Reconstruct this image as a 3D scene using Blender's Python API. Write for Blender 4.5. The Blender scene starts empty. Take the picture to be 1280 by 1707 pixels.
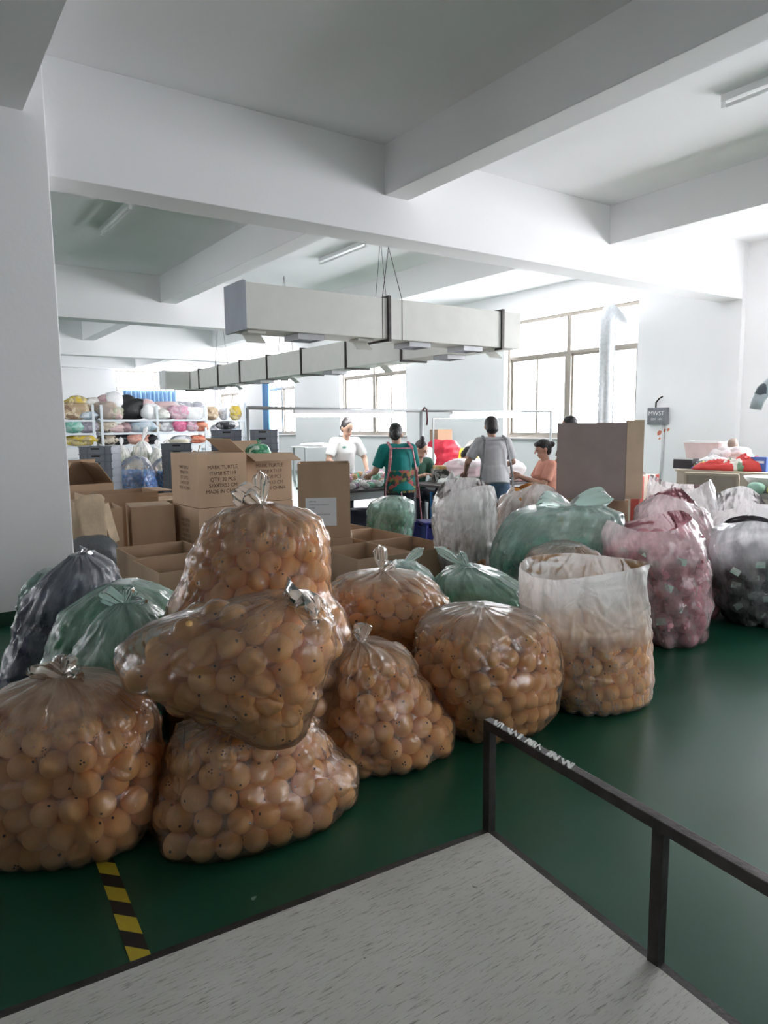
import bpy, bmesh, math, random
import numpy as np
from mathutils import Vector, Matrix, Quaternion
R = math.radians
rng = np.random.default_rng(7)
random.seed(7)
scene = bpy.context.scene
col = scene.collection

# ------------------------------------------------------------------ camera
FPX, PITCH, YAW, ROLL, CAMH = 1162.4, 0.12327, 0.60882, -0.01034, 1.5
_cy, _sy = math.cos(YAW), math.sin(YAW)
FW = np.array([_sy*math.cos(PITCH), _cy*math.cos(PITCH), -math.sin(PITCH)])
_r0 = np.array([_cy, -_sy, 0.0]); _u0 = np.cross(_r0, FW)
RT = _r0*math.cos(ROLL) + _u0*math.sin(ROLL); UP = np.cross(RT, FW)
CAM = np.array([0, 0, CAMH]); FH = np.array([_sy, _cy, 0.0]); RH = np.array([_cy, -_sy, 0.0])
cam_data = bpy.data.cameras.new('camera'); cam = bpy.data.objects.new('camera', cam_data); col.objects.link(cam)
cam_data.sensor_fit = 'HORIZONTAL'; cam_data.sensor_width = 36; cam_data.lens = FPX/1280*36; cam_data.clip_start = .02
cam.matrix_world = Matrix(((RT[0], UP[0], -FW[0], 0), (RT[1], UP[1], -FW[1], 0), (RT[2], UP[2], -FW[2], CAMH), (0, 0, 0, 1)))
scene.camera = cam
# ------------------------------------------------------------------ sky, daylight portals, exposure
world = bpy.data.worlds.new('overcast_sky'); scene.world = world; world.use_nodes = True
bg = world.node_tree.nodes['Background']; bg.inputs[0].default_value = (.955, .955, 1, 1); bg.inputs[1].default_value = 5.0
scene.view_settings.view_transform = 'Standard'; scene.view_settings.look = 'None'; scene.view_settings.gamma = 1
scene.view_settings.use_curve_mapping = False
scene.view_settings.exposure = 2.3
scene.cycles.transparent_max_bounces = 18; scene.cycles.max_bounces = 12; scene.cycles.diffuse_bounces = 9; scene.cycles.adaptive_threshold = .02
WX = 11.26                     # inner face of the window wall
YF = 28.5                      # far wall
WINDOWS = [(8.0, 11.42, 1.2, 3.73), (15.08, 18.45, 1.22, 3.73), (21.4, 23.75, 1.22, 3.6), (26.1, 28.2, 1.5, 3.45), (.2, 4.6, 1.2, 3.73)]  # last one unseen: inferred near-bay window, widened for more light
ADDED_LEFTWIN = [(9.2, 10.2, 1.2, 3.73), (15.2, 18.2, 1.2, 3.73)]; ADDED_BACKWIN = (5.6, 7.4, 1.2, 3.73)     # unseen windows, added on left and back walls to balance the light
def portal(loc, rot, sx, sy):
    l = bpy.data.lights.new('window_daylight', 'AREA'); l.shape = 'RECTANGLE'; l.size = sx; l.size_y = sy; l.cycles.is_portal = True
    o = bpy.data.objects.new('window_daylight', l); col.objects.link(o); o.location = loc; o.rotation_euler = rot
for (a, b, z0, z1) in WINDOWS:
    portal((WX+.3, (a+b)/2, (z0+z1)/2), (0, R(90), 0), z1-z0, b-a)
for (a, b, z0, z1) in ADDED_LEFTWIN: portal((-8.3, (a+b)/2, (z0+z1)/2), (0, R(-90), 0), z1-z0, b-a)
portal(((ADDED_BACKWIN[0]+ADDED_BACKWIN[1])/2, -9.3, 2.465), (R(90), 0, 0), ADDED_BACKWIN[1]-ADDED_BACKWIN[0], 2.53)
portal((8.4, YF+.3, 3.1), (R(-90), 0, 0), 2.3, 1.4)

# ------------------------------------------------------------------ pixel -> place helpers (world positions of things)
def ray(x, y): return FW + RT*(x-640)/FPX - UP*(y-853.5)/FPX
def atz(x, y, z=0.0): d = ray(x, y); return CAM + d*(z-CAMH)/d[2]
def aty(x, y, Y): d = ray(x, y); return CAM + d*Y/d[1]
def atx(x, y, X): d = ray(x, y); return CAM + d*X/d[0]
def atd(x, y, dh): d = ray(x, y); return CAM + d*dh/(d@FH)      # at horizontal distance dh

# ------------------------------------------------------------------ materials
MATS = {}
def newmat(name):
    m = bpy.data.materials.new(name); m.use_nodes = True; nt = m.node_tree
    return m, nt, nt.nodes, nt.links, nt.nodes['Principled BSDF']
def mat(name, c, rough=.6, metal=0, var=.08, scale=6, bump=0, bscale=40, spec=.5, coat=0, emit=None, c2=None, stretch=None):
    if name in MATS: return MATS[name]
    m, nt, N, L, p = newmat(name)
    p.inputs['Roughness'].default_value = rough; p.inputs['Metallic'].default_value = metal
    p.inputs['Specular IOR Level'].default_value = spec; p.inputs['Coat Weight'].default_value = coat
    tc = N.new('ShaderNodeTexCoord'); mp = N.new('ShaderNodeMapping'); L.new(tc.outputs['Object'], mp.inputs[0])
    if stretch: mp.inputs['Scale'].default_value = stretch
    n = N.new('ShaderNodeTexNoise'); n.inputs['Scale'].default_value = scale; n.inputs['Detail'].default_value = 5; L.new(mp.outputs[0], n.inputs[0])
    mx = N.new('ShaderNodeMix'); mx.data_type = 'RGBA'
    if c2 is None:
        a = [max(0, v*(1-var)) for v in c]; b = [min(1, v*(1+var)) for v in c]
    else: a, b = c, c2
    mx.inputs[6].default_value = (*a, 1); mx.inputs[7].default_value = (*b, 1)
    rp = N.new('ShaderNodeMapRange'); rp.inputs[1].default_value = .3; rp.inputs[2].default_value = .7
    L.new(n.outputs[0], rp.inputs[0]); L.new(rp.outputs[0], mx.inputs[0]); L.new(mx.outputs[2], p.inputs['Base Color'])
    if bump:
        n2 = N.new('ShaderNodeTexNoise'); n2.inputs['Scale'].default_value = bscale; n2.inputs['Detail'].default_value = 6; L.new(mp.outputs[0], n2.inputs[0])
        bp = N.new('ShaderNodeBump'); bp.inputs['Strength'].default_value = bump; bp.inputs['Distance'].default_value = .02; L.new(n2.outputs[0], bp.inputs['Height']); L.new(bp.outputs[0], p.inputs['Normal'])
    if emit: p.inputs['Emission Color'].default_value = (1, 1, 1, 1); p.inputs['Emission Strength'].default_value = emit
    MATS[name] = m; return m

def patch_mat(name, colors, scale=9, rough=.35, bump=.5):
    """many-coloured goods pressed together: voronoi cells with a random colour each"""
    if name in MATS: return MATS[name]
    m, nt, N, L, p = newmat(name)
    tc = N.new('ShaderNodeTexCoord')
    ns = N.new('ShaderNodeTexNoise'); ns.inputs['Scale'].default_value = 4; L.new(tc.outputs['Object'], ns.inputs[0])
    ad = N.new('ShaderNodeMix'); ad.data_type = 'RGBA'; ad.blend_type = 'LINEAR_LIGHT'; ad.inputs[0].default_value = .12; L.new(tc.outputs['Object'], ad.inputs[6]); L.new(ns.outputs[1], ad.inputs[7])
    v = N.new('ShaderNodeTexVoronoi'); v.inputs['Scale'].default_value = scale; L.new(ad.outputs[2], v.inputs[0])
    cr = N.new('ShaderNodeValToRGB'); cr.color_ramp.interpolation = 'CONSTANT'
    e = cr.color_ramp.elements; e[0].color = (*colors[0], 1); e[1].position = .999; e[1].color = (*colors[-1], 1)
    for i, c in enumerate(colors[1:], 1):
        q = e.new(i/len(colors)); q.color = (*c, 1)
    sp = N.new('ShaderNodeSeparateColor'); L.new(v.outputs['Color'], sp.inputs[0]); L.new(sp.outputs[0], cr.inputs[0]); L.new(cr.outputs[0], p.inputs['Base Color'])
    p.inputs['Roughness'].default_value = rough
    bp = N.new('ShaderNodeBump'); bp.inputs['Strength'].default_value = bump; bp.inputs['Distance'].default_value = .03; bp.invert = True; L.new(v.outputs['Distance'], bp.inputs['Height']); L.new(bp.outputs[0], p.inputs['Normal'])
    MATS[name] = m; return m

def film_mat(name, tint, haze=.25, rough=.2, gloss=1.0, trans=.55):
    """thin milky polythene: clear film + scattering + glossy skin, whiter where the film is gathered in layers"""
    if name in MATS: return MATS[name]
    m, nt, N, L, p = newmat(name); N.remove(p); out = N['Material Output']
    tc = N.new('ShaderNodeTexCoord'); uvm = N.new('ShaderNodeMapping'); uvm.inputs['Scale'].default_value = (26, 5, 1); L.new(tc.outputs['UV'], uvm.inputs[0])
    streak = N.new('ShaderNodeTexNoise'); streak.inputs['Scale'].default_value = 1; streak.inputs['Detail'].default_value = 6; streak.inputs['Roughness'].default_value = .65; L.new(uvm.outputs[0], streak.inputs[0])
    crum = N.new('ShaderNodeTexNoise'); crum.noise_type = 'RIDGED_MULTIFRACTAL'; crum.inputs['Scale'].default_value = 9; crum.inputs['Detail'].default_value = 4; L.new(tc.outputs['Object'], crum.inputs[0])
    crk = N.new('ShaderNodeTexNoise'); crk.noise_type = 'RIDGED_MULTIFRACTAL'; crk.inputs['Scale'].default_value = 1; crk.inputs['Detail'].default_value = 3
    uv2 = N.new('ShaderNodeMapping'); uv2.inputs['Scale'].default_value = (16, 3.5, 1); uv2.inputs['Rotation'].default_value = (0, 0, .35); L.new(tc.outputs['UV'], uv2.inputs[0]); L.new(uv2.outputs[0], crk.inputs[0])
    sm = N.new('ShaderNodeMath'); sm.operation = 'ADD'; L.new(crum.outputs[0], sm.inputs[0]); L.new(crk.outputs[0], sm.inputs[1])
    sm2 = N.new('ShaderNodeMath'); sm2.operation = 'MULTIPLY_ADD'; L.new(streak.outputs[0], sm2.inputs[0]); sm2.inputs[1].default_value = .9; L.new(sm.outputs[0], sm2.inputs[2])
    bp = N.new('ShaderNodeBump'); bp.inputs['Strength'].default_value = .8; bp.inputs['Distance'].default_value = .012; L.new(sm2.outputs[0], bp.inputs['Height'])
    at = N.new('ShaderNodeAttribute'); at.attribute_name = 'gather'
    mr = N.new('ShaderNodeMapRange'); mr.inputs[1].default_value = .42; mr.inputs[2].default_value = .78; mr.inputs[3].default_value = haze*.7; mr.inputs[4].default_value = haze*2.4; L.new(streak.outputs[0], mr.inputs[0])
    op = N.new('ShaderNodeMath'); op.operation = 'ADD'; op.use_clamp = True; L.new(mr.outputs[0], op.inputs[0]); L.new(at.outputs['Fac'], op.inputs[1])
    tr = N.new('ShaderNodeBsdfTransparent'); tr.inputs[0].default_value = (*[.6+.4*t for t in tint], 1)
    df = N.new('ShaderNodeBsdfDiffuse'); df.inputs[0].default_value = (*tint, 1); L.new(bp.outputs[0], df.inputs['Normal'])
    tl = N.new('ShaderNodeBsdfTranslucent'); tl.inputs[0].default_value = (*tint, 1); L.new(bp.outputs[0], tl.inputs['Normal'])
    sc = N.new('ShaderNodeMixShader'); sc.inputs[0].default_value = trans; L.new(df.outputs[0], sc.inputs[1]); L.new(tl.outputs[0], sc.inputs[2])
    m1 = N.new('ShaderNodeMixShader'); L.new(op.outputs[0], m1.inputs[0]); L.new(tr.outputs[0], m1.inputs[1]); L.new(sc.outputs[0], m1.inputs[2])
    gl = N.new('ShaderNodeBsdfGlossy'); gl.inputs['Roughness'].default_value = rough; L.new(bp.outputs[0], gl.inputs['Normal'])
    fr = N.new('ShaderNodeFresnel'); fr.inputs[0].default_value = 1.5; L.new(bp.outputs[0], fr.inputs['Normal'])
    fm = N.new('ShaderNodeMath'); fm.operation = 'MULTIPLY'; fm.use_clamp = True; L.new(fr.outputs[0], fm.inputs[0]); fm.inputs[1].default_value = gloss
    m2 = N.new('ShaderNodeMixShader'); L.new(fm.outputs[0], m2.inputs[0]); L.new(m1.outputs[0], m2.inputs[1]); L.new(gl.outputs[0], m2.inputs[2])
    L.new(m2.outputs[0], out.inputs[0]); MATS[name] = m; return m

def glass_mat():
    m, nt, N, L, p = newmat('window_glass'); N.remove(p); out = N['Material Output']
    tr = N.new('ShaderNodeBsdfTransparent'); gl = N.new('ShaderNodeBsdfGlossy'); gl.inputs['Roughness'].default_value = .02
    mx = N.new('ShaderNodeMixShader'); mx.inputs[0].default_value = .06; L.new(tr.outputs[0], mx.inputs[1]); L.new(gl.outputs[0], mx.inputs[2]); L.new(mx.outputs[0], out.inputs[0]); MATS['glass'] = m
glass_mat()

def floor_mat():
    m, nt, N, L, p = newmat('green_epoxy_floor')
    tc = N.new('ShaderNodeTexCoord')
    n = N.new('ShaderNodeTexNoise'); n.inputs['Scale'].default_value = 1.1; n.inputs['Detail'].default_value = 6; L.new(tc.outputs['Object'], n.inputs[0])
    cr = N.new('ShaderNodeValToRGB'); e = cr.color_ramp.elements; e[0].position = .3; e[0].color = (.005, .06, .034, 1); e[1].position = .7; e[1].color = (.008, .082, .047, 1); L.new(n.outputs[0], cr.inputs[0])
    v = N.new('ShaderNodeTexVoronoi'); v.inputs['Scale'].default_value = 3.2; L.new(tc.outputs['Object'], v.inputs[0])
    n3 = N.new('ShaderNodeTexNoise'); n3.inputs['Scale'].default_value = 60; L.new(tc.outputs['Object'], n3.inputs[0])
    ad = N.new('ShaderNodeMath'); ad.operation = 'MULTIPLY_ADD'; L.new(n3.outputs[0], ad.inputs[0]); ad.inputs[1].default_value = .05; L.new(v.outputs['Distance'], ad.inputs[2])
    lt = N.new('ShaderNodeMath'); lt.operation = 'LESS_THAN'; L.new(ad.outputs[0], lt.inputs[0]); lt.inputs[1].default_value = .055
    wv = N.new('ShaderNodeTexNoise'); wv.noise_type = 'RIDGED_MULTIFRACTAL'; wv.inputs['Scale'].default_value = 2.3; wv.inputs['Detail'].default_value = 7; L.new(tc.outputs['Object'], wv.inputs[0])
    gt = N.new('ShaderNodeMapRange'); gt.inputs[1].default_value = 1.15; gt.inputs[2].default_value = 1.6; gt.inputs[4].default_value = .22; L.new(wv.outputs[0], gt.inputs[0])
    mxs = N.new('ShaderNodeMath'); mxs.operation = 'MULTIPLY_ADD'; mxs.use_clamp = True; L.new(lt.outputs[0], mxs.inputs[0]); mxs.inputs[1].default_value = .55; L.new(gt.outputs[0], mxs.inputs[2])
    mx = N.new('ShaderNodeMix'); mx.data_type = 'RGBA'; L.new(mxs.outputs[0], mx.inputs[0]); L.new(cr.outputs[0], mx.inputs[6]); mx.inputs[7].default_value = (.35, .5, .43, 1); L.new(mx.outputs[2], p.inputs['Base Color'])
    rr = N.new('ShaderNodeMapRange'); rr.inputs[3].default_value = .24; rr.inputs[4].default_value = .4; p.inputs['Coat Weight'].default_value = .06; p.inputs['Specular IOR Level'].default_value = .4; p.inputs['Coat Roughness'].default_value = .3; L.new(n.outputs[0], rr.inputs[0]); L.new(rr.outputs[0], p.inputs['Roughness'])
    bp = N.new('ShaderNodeBump'); bp.inputs['Strength'].default_value = .06; bp.inputs['Distance'].default_value = .02; L.new(n.outputs[0], bp.inputs['Height']); L.new(bp.outputs[0], p.inputs['Normal'])
    MATS['floor'] = m
floor_mat()

def board_mat():
    """white painted plywood deck, scratched and stained"""
    m, nt, N, L, p = newmat('scratched_white_board')
    tc = N.new('ShaderNodeTexCoord')
    def nz(sc, st, rot=0, det=6):
        mp = N.new('ShaderNodeMapping'); mp.inputs['Scale'].default_value = st; mp.inputs['Rotation'].default_value = (0, 0, rot); L.new(tc.outputs['Object'], mp.inputs[0])
        n = N.new('ShaderNodeTexNoise'); n.inputs['Scale'].default_value = sc; n.inputs['Detail'].default_value = det; n.inputs['Roughness'].default_value = .7; L.new(mp.outputs[0], n.inputs[0]); return n
    a = nz(16, (1, 9, 1), .2); b = nz(22, (1, 13, 1), .95); c = nz(26, (1, 1, 1)); d = nz(2.2, (1, 1, 1))
    def th(n, lo, hi):
        r = N.new('ShaderNodeMapRange'); r.inputs[1].default_value = lo; r.inputs[2].default_value = hi; L.new(n.outputs[0], r.inputs[0]); return r.outputs[0]
    s1 = th(a, .56, .70); s2 = th(b, .57, .70); s3 = th(c, .67, .72)
    def mxm(x, y, op='MAXIMUM'):
        q = N.new('ShaderNodeMath'); q.operation = op; L.new(x, q.inputs[0]); L.new(y, q.inputs[1]); return q.outputs[0]
    s = mxm(mxm(s1, s2), s3)
    base = N.new('ShaderNodeMix'); base.data_type = 'RGBA'; L.new(th(d, .3, .7), base.inputs[0]); base.inputs[6].default_value = (.46, .45, .41, 1); base.inputs[7].default_value = (.58, .57, .53, 1)
    mx = N.new('ShaderNodeMix'); mx.data_type = 'RGBA'; L.new(s, mx.inputs[0]); L.new(base.outputs[2], mx.inputs[6]); mx.inputs[7].default_value = (.17, .145, .11, 1); L.new(mx.outputs[2], p.inputs['Base Color'])
    bp = N.new('ShaderNodeBump'); bp.inputs['Strength'].default_value = .25; bp.inputs['Distance'].default_value = .01; bp.invert = True; L.new(s, bp.inputs['Height']); L.new(bp.outputs[0], p.inputs['Normal'])
    p.inputs['Roughness'].default_value = .55; MATS['board'] = m
board_mat()

def hazard_mat():
    m, nt, N, L, p = newmat('hazard_tape_print')
    tc = N.new('ShaderNodeTexCoord'); sx = N.new('ShaderNodeSeparateXYZ'); L.new(tc.outputs['Object'], sx.inputs[0])
    a = N.new('ShaderNodeMath'); a.operation = 'MULTIPLY_ADD'; L.new(sx.outputs[0], a.inputs[0]); a.inputs[1].default_value = 1.0; L.new(sx.outputs[1], a.inputs[2])
    b = N.new('ShaderNodeMath'); b.operation = 'MULTIPLY'; L.new(a.outputs[0], b.inputs[0]); b.inputs[1].default_value = 1/.16
    c = N.new('ShaderNodeMath'); c.operation = 'FRACT'; L.new(b.outputs[0], c.inputs[0])
    d = N.new('ShaderNodeMath'); d.operation = 'GREATER_THAN'; L.new(c.outputs[0], d.inputs[0]); d.inputs[1].default_value = .48
    n = N.new('ShaderNodeTexNoise'); n.inputs['Scale'].default_value = 30; L.new(tc.outputs['Object'], n.inputs[0])
    ye = N.new('ShaderNodeMix'); ye.data_type = 'RGBA'; L.new(n.outputs[0], ye.inputs[0]); ye.inputs[6].default_value = (.62, .45, .02, 1); ye.inputs[7].default_value = (.45, .36, .05, 1)
    mx = N.new('ShaderNodeMix'); mx.data_type = 'RGBA'; L.new(d.outputs[0], mx.inputs[0]); mx.inputs[6].default_value = (.015, .015, .014, 1); L.new(ye.outputs[2], mx.inputs[7]); L.new(mx.outputs[2], p.inputs['Base Color'])
    p.inputs['Roughness'].default_value = .5; MATS['hazard'] = m
hazard_mat()

WALL = mat('white_plaster', (.84, .84, .845), .85, var=.015, scale=.7, bump=.06, bscale=25)
CEIL = mat('white_ceiling_paint', (.91, .91, .92), .9, var=.015, scale=.6, bump=.05, bscale=20)
FRAME = mat('bronze_aluminium', (.34, .31, .27), .45, .6, var=.05)
CARD = mat('brown_cardboard', (.48, .335, .225), .85, var=.07, scale=5, bump=.05, bscale=90, stretch=(1, 1, .3))
CARDIN = mat('cardboard_cut_edge', (.55, .41, .28), .9)
INK = mat('brown_print_ink', (.13, .08, .055), .85)
PAPER = mat('white_paper', (.82, .82, .84), .8, var=.03)
STEEL = mat('dark_steel', (.055, .05, .048), .5, .7, var=.3, scale=14, bump=.1, bscale=80)
GALV = mat('grey_painted_steel', (.45, .47, .48), .45, .5, var=.06)
DUCT = mat('beige_duct_board', (.66, .66, .62), .6, var=.03)
DUCTEND = mat('grey_sheet_metal', (.25, .27, .30), .5, .5, var=.05)
WHITEP = mat('white_plastic', (.82, .83, .83), .4, var=.03)
GREYP = mat('grey_crate_plastic', (.19, .205, .235), .5, var=.08)
PEACH = mat('peach_rubber', (.91, .54, .205), .55, var=.07, scale=11, spec=.35)
BLACK = mat('black_rubber', (.012, .011, .01), .6)

# ------------------------------------------------------------------ mesh helpers
class MB:
    def __init__(s): s.v = []; s.f = []; s.m = []
    def add(s, V, F, mi=0):
        o = len(s.v); s.v += [tuple(map(float, p)) for p in V]; s.f += [tuple(o+i for i in f) for f in F]; s.m += [mi]*len(F); return s
    def box(s, c, d, rot=None, mi=0):
        h = [x/2 for x in d]; V = [Vector((sx*h[0], sy*h[1], sz*h[2])) for sz in (-1, 1) for sy in (-1, 1) for sx in (-1, 1)]
        if rot is not None: V = [rot @ p for p in V]
        V = [(p[0]+c[0], p[1]+c[1], p[2]+c[2]) for p in V]
        return s.add(V, [(0, 2, 3, 1), (4, 5, 7, 6), (0, 1, 5, 4), (2, 6, 7, 3), (0, 4, 6, 2), (1, 3, 7, 5)], mi)
    def bx(s, x0, x1, y0, y1, z0, z1, mi=0): return s.box(((x0+x1)/2, (y0+y1)/2, (z0+z1)/2), (x1-x0, y1-y0, z1-z0), None, mi)
    def bar(s, p0, p1, w, h=None, mi=0):
        p0 = Vector(p0); p1 = Vector(p1); d = p1-p0; q = d.to_track_quat('Z', 'Y').to_matrix()
        return s.box((p0+p1)/2, (w, h or w, d.length), q, mi)
    def tube(s, P, r, n=10, mi=0, cap=True):
        P = [Vector(p) for p in P]; rs = r if hasattr(r, '__len__') else [r]*len(P); V = []; F = []
        t0 = (P[1]-P[0]).normalized(); a = t0.orthogonal().normalized()
        for i, p in enumerate(P):
            t = (P[min(i+1, len(P)-1)]-P[max(i-1, 0)]).normalized(); a = (a-t*a.dot(t)).normalized(); b = t.cross(a)
            V += [p+(a*math.cos(2*math.pi*k/n)+b*math.sin(2*math.pi*k/n))*rs[i] for k in range(n)]
        for i in range(len(P)-1):
            for k in range(n): F.append((i*n+k, i*n+(k+1) % n, (i+1)*n+(k+1) % n, (i+1)*n+k))
        if cap: F.append(tuple(range(n-1, -1, -1))); F.append(tuple((len(P)-1)*n+k for k in range(n)))
        return s.add(V, F, mi)
    def lathe(s, prof, n=24, c=(0, 0, 0), mi=0):
        V = []; F = []
        for (r, z) in prof: V += [(c[0]+r*math.cos(2*math.pi*k/n), c[1]+r*math.sin(2*math.pi*k/n), c[2]+z) for k in range(n)]
        for i in range(len(prof)-1):
            for k in range(n): F.append((i*n+k, i*n+(k+1) % n, (i+1)*n+(k+1) % n, (i+1)*n+k))
        return s.add(V, F, mi)
    def ell(s, c, r, n=14, m=9, mi=0, rot=None):
        V = []; F = []
        for i in range(m+1):
            t = math.pi*i/m
            for k in range(n):
                p = Vector((r[0]*math.sin(t)*math.cos(2*math.pi*k/n), r[1]*math.sin(t)*math.sin(2*math.pi*k/n), -r[2]*math.cos(t)))
                if rot is not None: p = rot @ p
                V.append(p+Vector(c))
        for i in range(m):
            for k in range(n): F.append((i*n+k, i*n+(k+1) % n, (i+1)*n+(k+1) % n, (i+1)*n+k))
        return s.add(V, F, mi)
    def cap(s, p0, p1, r0, r1, n=12, sub=4):
        """tapered capsule"""
        p0 = Vector(p0); p1 = Vector(p1); d = (p1-p0).normalized(); P = []; rr = []
        for i in range(sub+1):
            a = math.pi/2*(1-i/sub); P.append(p0-d*r0*math.sin(a)); rr.append(max(r0*math.cos(a), 1e-4))
        for i in range(sub+1):
            a = math.pi/2*i/sub; P.append(p1+d*r1*math.sin(a)); rr.append(max(r1*math.cos(a), 1e-4))
        return s.tube(P, rr, n)
    def grid(s, G, mi=0):
        h = len(G); w = len(G[0]); return s.add([p for row in G for p in row], [(i*w+k, i*w+k+1, (i+1)*w+k+1, (i+1)*w+k) for i in range(h-1) for k in range(w-1)], mi)
    def mesh(s, name, smooth=False):
        me = bpy.data.meshes.new(name); me.from_pydata(s.v, [], s.f); me.polygons.foreach_set('material_index', s.m)
        if smooth: me.polygons.foreach_set('use_smooth', [True]*len(s.f))
        me.update(); return me
    def build(s, name, mats, parent=None, smooth=False, bevel=0):
        return link(name, s.mesh(name, smooth), mats, parent, bevel)
def link(name, me, mats, parent=None, bevel=0):
    o = bpy.data.objects.new(name, me); col.objects.link(o)
    if not me.materials:
        for m in (mats if isinstance(mats, (list, tuple)) else [mats]): me.materials.append(m)
    if parent: o.parent = parent
    if bevel:
        b = o.modifiers.new('bevel', 'BEVEL'); b.width = bevel; b.segments = 2; b.limit_method = 'ANGLE'
    return o
def tag(o, label, cat, group=None):
    o['label'] = label; o['category'] = cat
    if group: o['group'] = group
    return o
def thing(name, label, cat, loc=(0, 0, 0), rz=0, group=None):
    o = bpy.data.objects.new(name, None); col.objects.link(o); o.empty_display_size = .1; o.location = loc; o.rotation_euler = (0, 0, rz)
    return tag(o, label, cat, group)
def struct(o): o['kind'] = 'structure'; return o
def dup(root, loc=None, rz=None, label=None):
    r = root.copy(); col.objects.link(r)
    if loc is not None: r.location = loc
    if rz is not None: r.rotation_euler = (0, 0, rz)
    if label: r['label'] = label
    for ch in list(root.children):
        c = ch.copy(); col.objects.link(c); c.parent = r
        for g in list(ch.children):
            d = g.copy(); col.objects.link(d); d.parent = c
    return r
def remesh(mb, name, voxel, smooth=4, mats=None, parent=None):
    me = mb.mesh(name+'_raw'); o = bpy.data.objects.new(name+'_raw', me); col.objects.link(o)
    m = o.modifiers.new('r', 'REMESH'); m.mode = 'VOXEL'; m.voxel_size = voxel; m.use_smooth_shade = True
    if smooth:
        s = o.modifiers.new('s', 'SMOOTH'); s.iterations = smooth; s.factor = .5
    dg = bpy.context.evaluated_depsgraph_get(); me2 = bpy.data.meshes.new_from_object(o.evaluated_get(dg)); me2.name = name
    bpy.data.objects.remove(o); bpy.data.meshes.remove(me); me2.materials.clear()
    return link(name, me2, mats, parent) if mats is not None else me2
def text(body, size, parent, loc, rot, m, name='printed_text', align='CENTER', sx=1.0):
    cu = bpy.data.curves.new(name, 'FONT'); cu.body = body; cu.size = size; cu.align_x = align; cu.space_line = 1.15
    t = bpy.data.objects.new(name, cu); col.objects.link(t); dg = bpy.context.evaluated_depsgraph_get()
    me = bpy.data.meshes.new_from_object(t.evaluated_get(dg)); bpy.data.objects.remove(t)
    o = link(name, me, m, parent); o.location = loc; o.rotation_euler = rot; o.scale = (sx, 1, 1); return o

def lat_noise(shape, ku, kv, oct=3, seed=0, ridged=False, gain=.5):
    """periodic (in u) lattice noise on a (nv, nu) grid, range about -1..1"""
    r = np.random.default_rng(seed); nv, nu = shape; out = np.zeros(shape); amp = 1; tot = 0
    for o in range(oct):
        a, b = max(2, int(ku*2**o)), max(1, int(kv*2**o)); g = r.uniform(-1, 1, (b+2, a))
        u = np.arange(nu)/nu*a; v = np.linspace(0, b, nv); iu = np.floor(u).astype(int); iv = np.minimum(np.floor(v).astype(int), b); fu = u-iu; fv = v-iv
        fu = fu*fu*(3-2*fu); fv = fv*fv*(3-2*fv); i0 = iu % a; i1 = (iu+1) % a
        g0 = g[iv][:, i0]*(1-fu)+g[iv][:, i1]*fu; g1 = g[iv+1][:, i0]*(1-fu)+g[iv+1][:, i1]*fu
        n = g0*(1-fv)[:, None]+g1*fv[:, None]
        if ridged: n = 1-2*np.abs(n)
        out += n*amp; tot += amp; amp *= gain
    return out/tot
# ================================================================== the room
struct(MB().bx(-8, WX+.3, -9, YF+.3, -.2, 0).build('floor', MATS['floor']))
struct(MB().bx(-8, WX+.3, -9, YF+.3, 4.32, 4.5).build('ceiling', CEIL))
wl_ = MB(); y = -9.0
for (a, b, z0, z1) in ADDED_LEFTWIN: wl_.bx(-8.3, -8, y, a, 0, 4.32); wl_.bx(-8.3, -8, a, b, 0, z0); wl_.bx(-8.3, -8, a, b, z1, 4.32); y = b
wl_.bx(-8.3, -8, y, YF+.3, 0, 4.32); struct(wl_.build('wall_left', WALL))
bw0, bw1, bz0, bz1 = ADDED_BACKWIN; wb_ = MB(); wb_.bx(-8.3, bw0, -9.3, -9, 0, 4.32); wb_.bx(bw1, WX+.34, -9.3, -9, 0, 4.32); wb_.bx(bw0, bw1, -9.3, -9, 0, bz0); wb_.bx(bw0, bw1, -9.3, -9, bz1, 4.32)
struct(wb_.build('wall_back', WALL))
fb = MB()
for (a, b, c, d) in ((bw0, bw0+.06, bz0, bz1), (bw1-.06, bw1, bz0, bz1), (bw0+.06, bw1-.06, bz0, bz0+.06), (bw0+.06, bw1-.06, bz1-.06, bz1)): fb.bx(a, b, -9.19, -9.11, c, d)
wo = struct(fb.build('window_10', FRAME)); xm_ = (bw0+bw1)/2; MB().bx(xm_-.05, xm_+.05, -9.19, -9.11, bz0+.06, bz1-.06).build('mullion', FRAME, wo)  # added window behind the camera, brightens surfaces facing it
for (a, b) in ((bw0+.06, xm_-.05), (xm_+.05, bw1-.06)): MB().bx(a, b, -9.155, -9.147, bz0+.06, bz1-.06).build('pane', MATS['glass'], wo)
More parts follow.
